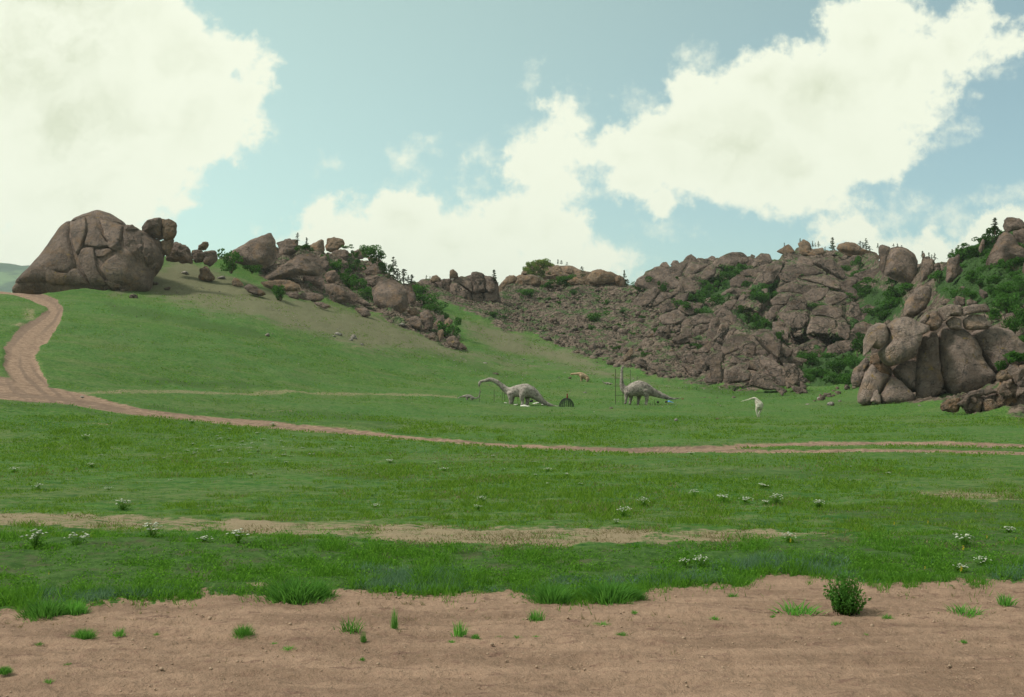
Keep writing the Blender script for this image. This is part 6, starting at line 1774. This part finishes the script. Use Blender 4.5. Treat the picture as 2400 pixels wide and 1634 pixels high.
lo_h = lambda px, py, d: np.where(py > edge_y(px) - 36, 0.105, 0.055) * np.clip(1.0 + 1.5 * fbm(np.stack([px / 38, py / 13, 0 * px], -1), 3), .35, 2.4)
V, f = blades(210000, (-250, 2650), (1240, 1440), lo_h, lambda d: 0.0009 * d, k_bank, 41, 0.6)
rg = np.random.default_rng(77)
px = rg.uniform(-250, 2650, 60000); py = rg.uniform(1250, 1430, 60000); ok = k_bank(px, py, rg); px, py = px[ok], py[ok]
d = depth(px, py); C = world(px, py, d); C[:, 2] += rg.uniform(0.0, 1.0, len(px)) * lo_h(px, py, d) * 1.1
V2, f2 = leaf_quads(C, 0.017, rg)
VT = V2.reshape(-1, 4, 3)
f = np.vstack([f, np.stack([np.arange(len(VT)) * 4 + len(V), np.arange(len(VT)) * 4 + 1 + len(V), np.arange(len(VT)) * 4 + 2 + len(V)], -1), np.stack([np.arange(len(VT)) * 4 + len(V), np.arange(len(VT)) * 4 + 2 + len(V), np.arange(len(VT)) * 4 + 3 + len(V)], -1)])
V = np.vstack([V, V2])
V3, f3 = blades(90000, (-250, 2650), (1335, 1445), lambda px, py, d: 0.13 + 0 * d, lambda d: 0.0008 * d,
                lambda px, py, rg: (py < edge_y(px) + 2 + 12 * fbm(np.stack([px / 30, 0 * px, 0 * px], -1), 3) + rg.exponential(5, len(px))) & (py > edge_y(px) - 30) & (fbm(np.stack([px / 55, py / 40, 0 * px + 2], -1), 3) > rg.uniform(-.25, .45, len(px))), 48, 0.4, 7.0)
f = np.vstack([f, f3 + len(V)]); V = np.vstack([V, V3])
o = link_mesh('bank_grass', mesh_np('bank_grass', V, f, False), M_GRASS); tag(o, 'lush green grass on the ditch bank behind the bare shoulder', 'grass', None, 'stuff')


def k_blue(px, py, rg):
    M = masks(px, py)
    patch = fbm(np.stack([px / 150 + 3, py / 40, 0 * px], -1), 3)
    return (np.abs(py - edge_y(px) + 26) < 24) & (patch > rg.uniform(-.1, .5, len(px))) & (M['dirt'] < .5)


V, f = blades(110000, (-250, 2650), (1310, 1440), lambda px, py, d: 0.11 + 0 * d, lambda d: 0.0010 * d, k_blue, 42, 0.5)
o = link_mesh('wormwood', mesh_np('wormwood', V, f, False), M_GRASSB); tag(o, 'low bluish wormwood along the edge of the bare shoulder', 'ground cover', None, 'stuff')


def k_mead(px, py, rg):
    M = masks(px, py); patch = fbm(np.stack([px / 90, py / 14, 0 * px + 3], -1), 4)
    return (M['track'] < .35) & (M['dirt'] < .3) & (M['soil'] < rg.uniform(.15, .75, len(px))) & (patch > rg.uniform(-1.1, .4, len(px)))


V, f = blades(330000, (-200, 2600), (975, 1262), lambda px, py, d: np.interp(d, [15, 30, 60, 120], [.06, .075, .11, .2]), lambda d: 0.0010 * d, k_mead, 43, 0.5)
V3, f3 = blades(90000, (-200, 2600), (985, 1250), lambda px, py, d: np.interp(d, [15, 30, 60, 120], [.12, .13, .17, .3]), lambda d: 0.0012 * d,
                lambda px, py, rg: (masks(px, py)['track'] < .3) & (masks(px, py)['soil'] < .5) & (fbm(np.stack([px / 150, py / 30, 0 * px + 12], -1), 3) > rg.uniform(-.5, .7, len(px))), 52, 0.6, 5.0)
f = np.vstack([f, f3 + len(V)]); V = np.vstack([V, V3])
o = link_mesh('meadow_grass', mesh_np('meadow_grass', V, f, False), M_MEADOW); tag(o, 'short grass over the open meadow', 'grass', None, 'stuff')
V, f = blades(70000, (-200, 2600), (1060, 1290), lambda px, py, d: np.interp(d, [15, 30, 60], [.06, .07, .10]), lambda d: 0.0009 * d,
              lambda px, py, rg: (masks(px, py)['dirt'] < .3) & (masks(px, py)['track'] < .3) & (fbm(np.stack([px / 130, py / 20, 0 * px + 8], -1), 4) + masks(px, py)['soil'] > rg.uniform(-.2, .8, len(px))), 44, 0.7)
V3, f3 = blades(9000, (-200, 2600), (1375, 1600), lambda px, py, d: 0.05 + 0 * d, lambda d: 0.0008 * d,
                lambda px, py, rg: (py > edge_y(px)) & (rg.random(len(px)) < np.exp(-(py - edge_y(px)) / 55)), 49, 0.9, 3.0)
f = np.vstack([f, f3 + len(V)]); V = np.vstack([V, V3])
o = link_mesh('dry_grass', mesh_np('dry_grass', V, f, False), M_STRAW); tag(o, 'straw coloured dry grass mixed into the meadow', 'grass', None, 'stuff')
V, f = blades(26000, (-200, 2600), (880, 1075), lambda px, py, d: 0.0022 * d + 0 * d, lambda d: 0.0012 * d,
              lambda px, py, rg: (masks(px, py)['track'] < .3) & (masks(px, py)['lush'] > rg.uniform(.2, .9, len(px))), 45, 0.5)
o = link_mesh('verge_grass', mesh_np('verge_grass', V, f, False), M_GRASS); tag(o, 'taller green grass along the verges of the dirt track', 'grass', None, 'stuff')


V, f = blades(150000, (-100, 2500), (690, 985), lambda px, py, d: 0.00085 * d, lambda d: 0.0009 * d,
              lambda px, py, rg: (masks(px, py)['track'] < .3) & (masks(px, py)['scree'] < .4) & (py > np.interp(px, [r[0] for r in RIDGE], [r[1] for r in RIDGE]) + 6)
              & (fbm(np.stack([px / 40, py / 9, 0 * px + 5], -1), 4) > rg.uniform(-.7, .6, len(px))), 46, 0.6)
o = link_mesh('hillside_grass', mesh_np('hillside_grass', V, f, False), M_MEADOW); tag(o, 'short tussock grass over the hillside slopes', 'grass', None, 'stuff')


# tufts on the bare shoulder
def tuft_mesh(seed, n=90, spread=.35, lean=.45, bw=.022):
    rg = np.random.default_rng(seed)
    B = np.stack([rg.normal(0, spread * .5, n), rg.normal(0, spread * .5, n), np.full(n, -.02)], -1)
    h = rg.uniform(.18, 1.1, n) * np.exp(-(B[:, 0] ** 2 + B[:, 1] ** 2) / (spread * 1.3) ** 2); a = rg.uniform(0, 6.283, n)
    ax = np.stack([np.cos(a), np.sin(a), 0 * a], -1) * bw
    out = B * np.array([1, 1, 0]) * 1.1 + rg.normal(0, lean * .45, (n, 3)) * np.array([1, 1, 0])
    mid = B + np.stack([out[:, 0] * .35 * h, out[:, 1] * .35 * h, h * .55], -1)
    tip = B + np.stack([out[:, 0] * h, out[:, 1] * h, h * .97], -1)
    V = np.stack([B - ax, B + ax, mid + ax * .8, mid - ax * .8, tip], 1).reshape(-1, 3)
    i = np.arange(n) * 5
    return mesh_np('grass_tuft', V, [np.stack([i, i + 1, i + 2, i + 3], -1), np.stack([i + 3, i + 2, i + 4], -1)], False)


TUFTS = [tuft_mesh(500 + i, 110, (.3, .4, .5)[i % 3], (.25, .45, .6)[i % 3]) for i in range(6)]
for m_ in TUFTS: m_.materials.append(M_TUFT)
DENSE = [tuft_mesh(600 + i, 900, .48, .34, .011) for i in range(2)]
for m_ in DENSE: m_.materials.append(M_TUFT)


def put_tuft(px, py, w, h, label, group=None, mesh=None, cat='grass tuft', name='grass_tuft'):
    d = float(depth(px, py)[0]); loc = world(np.array([px]), np.array([py]), np.array([d]))[0]
    o = bpy.data.objects.new(name, mesh or TUFTS[rnd.randrange(6)]); COL.objects.link(o)
    o.location = loc; s = w * d / F; o.scale = (s, s, h * d / F * 1.05); o.rotation_euler = (0, 0, rnd.uniform(0, 6.28))
    return tag(o, label, cat, group)


Z9, Z10, Z11 = Z(9), Z(10), Z(11)
for zf, x, y, w, h, lab, mesh in [
    (Z9, 200, 515, 170, 90, 'dark green clump hanging over the shoulder edge at far left', DENSE[0]),
    (Z9, 335, 500, 110, 70, 'green clump on the shoulder edge, just right of the dark clump at far left', DENSE[1]),
    (Z9, 1340, 435, 230, 110, 'large bright green clump on the edge of the bare shoulder', DENSE[0]),
    (Z9, 1440, 425, 130, 90, 'bright clump joined to the right side of the large bright green clump', DENSE[1]),
    (Z10, 180, 445, 160, 95, 'feathery green clump on the shoulder edge left of centre of the right half', DENSE[1]),
    (Z10, 440, 440, 220, 100, 'broad green clump ending the grass edge near the middle', DENSE[0]),
    (Z10, 540, 435, 110, 60, 'low clump at the right end of the broad green clump', DENSE[1]),
    (Z9, 380, 612, 90, 50, 'round dark tuft alone on the bare earth at left', DENSE[1]),
    (Z9, 545, 600, 60, 45, 'thin slanting tuft right of the round dark tuft', None),
    (Z9, 1105, 602, 80, 60, 'yellow green tuft on bare earth below the large bright clump', DENSE[0]),
    (Z9, 1590, 582, 100, 80, 'spreading tuft with long arching blades on bare earth', TUFTS[2]),
    (Z9, 1790, 565, 45, 110, 'tall pale narrow tuft on bare earth', TUFTS[0]),
    (Z9, 1650, 628, 40, 60, 'short pale tuft below the tall narrow tuft', TUFTS[3]),
    (Z9, 2085, 598, 80, 80, 'tuft with one tall stem left of a dark clod', None),
    (Z9, 2160, 615, 60, 30, 'low leafy tuft right below the tuft with one tall stem', None),
    (Z9, 180, 642, 40, 14, 'tiny tuft at left below the round dark tuft', None),
    (Z9, 310, 742, 60, 24, 'blurred small tuft near the lower left', None),
    (Z9, 20, 770, 60, 36, 'dark tuft cut by the left edge of the view', DENSE[1]),
    (Z9, 220, 820, 60, 30, 'dark small tuft nearest the lower left corner', None),
    (Z9, 1310, 662, 60, 18, 'tiny flat tuft on bare earth below the yellow green tuft', None),
    (Z9, 1645, 712, 36, 18, 'tiny bright tuft lowest on the bare earth near the middle', None),
    (Z9, 1245, 640, 30, 12, 'tiny sprout right below the yellow green tuft', None),
    (Z9, 710, 598, 24, 16, 'tiny sprout left of the yellow green tuft', None),
    (Z9, 2050, 632, 40, 16, 'small flat sprout below the tuft with one tall stem', None),
    (Z9, 2265, 615, 40, 18, 'small flat sprout right of the low leafy tuft', None),
    (Z10, 110, 530, 90, 70, 'feathery pale tuft on bare earth left of the long crack', TUFTS[1]),
    (Z10, 1300, 500, 180, 60, 'low straggling tuft left of the roadside bush', TUFTS[2]),
    (Z10, 2060, 502, 130, 60, 'wide low tuft on bare earth at right', TUFTS[5]),
    (Z10, 2240, 460, 110, 60, 'dark tuft on bare earth at the far right', None),
    (Z10, 1000, 430, 60, 30, 'small dark tuft on the crumbling bank', None),
    (Z10, 1475, 555, 60, 24, 'small tuft below the roadside bush', None),
    (Z10, 1705, 522, 60, 22, 'small flat tuft right below the roadside bush', None),
    (Z10, 1605, 602, 40, 16, 'tiny tuft between the small tufts and the lower right corner', None),
    (Z10, 410, 550, 60, 14, 'flat tuft beside the left end of the long crack', None),
    (Z10, 500, 598, 60, 18, 'flat tuft below the long crack', None),
    (Z10, 25, 612, 40, 16, 'tiny tuft left below the feathery pale tuft', None),
    (Z10, 110, 610, 36, 14, 'tiny dark tuft directly below the feathery pale tuft', None),
    (Z10, 555, 500, 40, 20, 'small dark tuft above the long crack', None),
    (Z10, 2050, 632, 44, 18, 'lone small tuft at lower right on the bare earth', None),
    (Z10, 920, 528, 50, 20, 'small tuft right of the long crack', None),
    (Z10, 1185, 518, 36, 16, 'tiny dark tuft left of the straggling tuft', None),
]:
    (x1, y1), (x2, y2) = zf([(x, y), (x + w, y - h)])
    put_tuft(x1, y1, x2 - x1, y1 - y2, lab, None, mesh)


M_BUSH = leaf_material('bush_leaves', (0.075, 0.210, 0.036), (0.160, 0.360, 0.080), trans=0.5)


def roadside_bush():
    (x1, y1), = Z10([(1510, 495)]); d = float(depth(x1, y1)[0])
    base = world(np.array([x1]), np.array([y1]), np.array([d]))[0]
    root = empty('roadside_bush', Vector(base), 'upright dark green bush on the bare shoulder at right', 'bush')
    s = 1200 / 2324 * d / F; rg = np.random.default_rng(77)
    paths = []; LC = []
    for i in range(120):
        a = rg.uniform(0, 6.283); r0 = rg.uniform(0, 55) * s
        hh = rg.uniform(60, 195) * s; out = rg.uniform(10, 95) * s * (1.25 - hh / (230 * s))
        b0 = np.array([math.cos(a) * r0, math.sin(a) * r0, -.02]); e = b0 + np.array([math.cos(a) * out, math.sin(a) * out, hh])
        mid = (b0 + e) / 2 + np.array([-math.cos(a) * out * .12, -math.sin(a) * out * .12, hh * .06])
        paths.append((np.array([b0, mid, e]), [.004, .003, .0012]))
        for t_ in np.linspace(.2, 1, 15): LC.append((b0 * (1 - t_) ** 2 + 2 * mid * t_ * (1 - t_) + e * t_ * t_) + rg.normal(0, .012, 3))
    V, f = tube_mesh(paths, 4)
    link_mesh('stems', mesh_np('stems', V, f), M_GRASS, root)
    V, f = leaf_quads(np.array(LC), 0.018, rg)
    link_mesh('leaves', mesh_np('leaves', V, f, False), M_TUFT, root)


roadside_bush()

# white umbel plants
M_UMB = simple_mat('white_umbels', (0.46, 0.48, 0.38), var=0.15, scale=20)
M_YEL = simple_mat('yellow_petals', (0.62, 0.46, 0.03), var=0.15, scale=20)


def umbel_meshes(seed, ns=22, leafy=220):
    rg = np.random.default_rng(seed)
    paths = []; HV = []; HF = []; o = 0; LC = []
    for i in range(ns):
        a = rg.uniform(0, 6.283); out = rg.uniform(.08, .55); h = rg.uniform(.6, 1.0) * (1.05 - .35 * out)
        e = np.array([math.cos(a) * out, math.sin(a) * out, h])
        paths.append((np.array([[0, 0, -.04], e * np.array([.35, .35, .5]), e]), [.012, .009, .006]))
        k = 9; R = rg.uniform(.05, .095); an = np.arange(k) / k * 6.283
        ring = np.stack([np.cos(an) * R * rg.uniform(.8, 1.2, k), np.sin(an) * R * rg.uniform(.8, 1.2, k), rg.uniform(-.012, .012, k)], -1)
        tl = rg.normal(0, .25, 2); ring[:, 2] += ring[:, 0] * tl[0] + ring[:, 1] * tl[1]
        HV.append(np.vstack([e + ring, e + np.array([[0, 0, .035]]), e - np.array([[0, 0, .03]])]))
        j = np.arange(k); jn = (j + 1) % k
        HF.append(np.vstack([np.stack([j, jn, np.full(k, k)], -1), np.stack([jn, j, np.full(k, k + 1)], -1)]) + o); o += k + 2
    C = np.stack([rg.normal(0, .24, leafy), rg.normal(0, .24, leafy), np.abs(rg.normal(.18, .16, leafy))], -1)
    lv, lf = leaf_quads(C, .06, rg)
    sv, sf = tube_mesh(paths, 4)
    a_, b_, c_ = mesh_np('stems', sv, sf), mesh_np('flower_heads', np.vstack(HV), np.vstack(HF), False), mesh_np('leaves', lv, lf, False)
    a_.materials.append(M_GRASS); b_.materials.append(M_UMB); c_.materials.append(M_GRASS)
    return [('stems', a_), ('flower_heads', b_), ('leaves', c_)]


UMB = [umbel_meshes(700 + i) for i in range(4)]


def put_umbel(px, py, w, h, label, group=None):
    d = float(depth(px, py)[0]); loc = world(np.array([px]), np.array([py]), np.array([d]))[0]
    root = empty('flowering_plant', Vector(loc), label, 'flowering plant', group)
    s = w * d / F
    for nm, me in UMB[rnd.randrange(4)]:
        o = bpy.data.objects.new(nm, me); COL.objects.link(o); o.parent = root
        if nm != 'stems': o['kind'] = 'stuff'
        o.scale = (s, s, h * d / F); o.rotation_euler = (0, 0, rnd.uniform(0, 6.28))


for px, py, w, h, lab in [
    (83, 1288, 56, 48, 'large white umbel plant on the bank at far left, leftmost of all'),
    (178, 1282, 52, 36, 'white umbel plant on the bank, right of the large one at far left'),
    (355, 1264, 50, 40, 'loose white umbel plant on the dirt strip edge'),
    (558, 1276, 48, 36, 'compact white umbel plant with dark leaves at the edge of the dirt strip'),
    (480, 1274, 34, 18, 'low pale umbel plant left of the compact dark leaved one'),
    (289, 1196, 34, 28, 'dome shaped white umbel plant above the dirt strip at left'),
    (89, 1150, 28, 18, 'dark leaved umbel plant in the left meadow'),
    (256, 1150, 20, 10, 'small pale umbel plant in the left meadow'),
    (200, 1030, 20, 13, 'dark bushy umbel plant just below the track at left'),
    (32, 1108, 22, 14, 'dark bushy plant near the left edge of the meadow'),
    (214, 1096, 18, 12, 'dark small plant in the middle of the left meadow'),
    (450, 993, 16, 9, 'dark plant beside the track in the left half'),
    (640, 1000, 18, 10, 'dark plant on the near side of the track'),
    (2261, 1276, 44, 28, 'white umbel plant on the grass near the right edge'),
    (2305, 1328, 40, 24, 'white umbel plant lowest near the right edge'),
    (1644, 1330, 36, 30, 'white umbel plant with dark leaves on the green bank right of centre'),
    (1605, 1326, 28, 18, 'small white umbel plant left beside the dark leaved one on the bank'),
    (2248, 1340, 36, 20, 'thin white umbel plant left of the lowest one at right'),
    (1463, 1212, 34, 26, 'white umbel plant just above the dirt strip right of centre'),
    (1445, 1230, 20, 14, 'yellowish umbel plant at the dirt strip below the white one'),
    (1850, 1272, 34, 26, 'white umbel plant with a yellow flower beside it'),
    (2365, 1250, 34, 16, 'faint white umbel plant by the right edge'),
    (1509, 1188, 26, 24, 'white umbel plant standing alone in the meadow right of centre'),
    (1695, 1176, 36, 18, 'leftmost of the white umbel plants in the group on the right meadow'),
    (1747, 1180, 34, 16, 'second of the white umbel plants in the group on the right meadow'),
    (1791, 1143, 30, 10, 'uppermost white umbel plant in the group on the right meadow'),
    (1820, 1182, 34, 26, 'largest white umbel plant in the group on the right meadow'),
    (1795, 1182, 24, 10, 'lowest white umbel plant in the group on the right meadow'),
    (1919, 1190, 30, 20, 'white umbel plant right of the group on the right meadow'),
    (1626, 1166, 20, 20, 'narrow white umbel plant left of the group on the right meadow'),
    (1130, 1176, 22, 14, 'white umbel plant upper of two in the middle meadow'),
    (1120, 1194, 18, 12, 'white umbel plant lower of two in the middle meadow'),
    (879, 1192, 20, 12, 'small white umbel plant in the middle meadow, left of the two'),
    (914, 1086, 22, 10, 'pale umbel plant below the track in the middle'),
    (1041, 1104, 24, 9, 'pale umbel plant in the middle meadow under the wire dome'),
    (1285, 1105, 22, 9, 'pale umbel plant, left of two right of the middle'),
    (1327, 1116, 18, 8, 'pale umbel plant, right of two right of the middle'),
]:
    put_umbel(px, py, w, h, lab)
small = []
for i in range(70):
    small.append((rnd.gauss(600, 110), rnd.gauss(1052, 18)) if i < 45 else (rnd.uniform(100, 2300), rnd.uniform(1060, 1140)))
for (px, py), rc in zip(small, rowcol(small, 8)):
    put_umbel(px, py, rnd.uniform(8, 15), rnd.uniform(4, 7), f'{rc} small pale umbel plants below the track', 'small umbel plants of the meadow')


def yellow_mesh():
    rg = np.random.default_rng(5); V, f = [], []
    sv, sf = tube_mesh([(np.array([[0, 0, -.05], [.02, 0, .5], [0, 0, 1.0]]), [.02, .015, .01])], 4)
    C = np.stack([rg.normal(0, .06, 26), rg.normal(0, .06, 26), rg.uniform(.5, 1.05, 26)], -1)
    lv, lf = leaf_quads(C, .07, rg)
    a, b = mesh_np('stem', sv, sf), mesh_np('petals', lv, lf, False)
    a.materials.append(M_GRASS); b.materials.append(M_YEL); return a, b


YS, YP = yellow_mesh()
yl = [(1853, 1281, 18), (2258, 1302, 22), (2253, 1353, 24), (2175, 1235, 14), (2096, 1238, 14), (2313, 1270, 14), (2287, 1208, 12), (2168, 1342, 14), (2027, 1246, 9), (2381, 1272, 12), (115, 1354, 12), (983, 1352, 10)]
for i, (px, py, h) in enumerate(sorted(yl)):
    d = float(depth(px, py)[0]); loc = world(np.array([px]), np.array([py]), np.array([d]))[0]
    root = empty('yellow_flower', Vector(loc), f'{ordinal(i, len(yl))} of the thin yellow flowers in the grass bank and meadow', 'flower', 'yellow flowers in the grass')
    for nm, me in (('stem', YS), ('petals', YP)):
        o = bpy.data.objects.new(nm, me); COL.objects.link(o); o.parent = root; s = h * d / F; o.scale = (s * .8, s * .8, s)

# ------------------------------------------------------------------ air
bm = bmesh.new(); bmesh.ops.create_cube(bm, size=1.0)
me = bpy.data.meshes.new('haze'); bm.to_mesh(me); bm.free()
hm = bpy.data.materials.new('haze'); hm.use_nodes = True
ht = NT(hm.node_tree); ht.n.clear()
ho = ht.new('ShaderNodeOutputMaterial'); hv = ht.new('ShaderNodeVolumePrincipled')
hv.inputs['Color'].default_value = (0.86, 0.95, 0.95, 1); hv.inputs['Density'].default_value = 0.00007; hv.inputs['Anisotropy'].default_value = 0.2
ht.l.new(hv.outputs[0], ho.inputs['Volume'])
hz = link_mesh('haze', me, hm)
hz.scale = (40000, 24000, 540); hz.location = (0, 2000, 470 - 270)
hz['kind'] = 'stuff'; hz['label'] = 'thin pale haze over the whole valley'; hz['category'] = 'haze'

SC.render.engine = 'CYCLES'
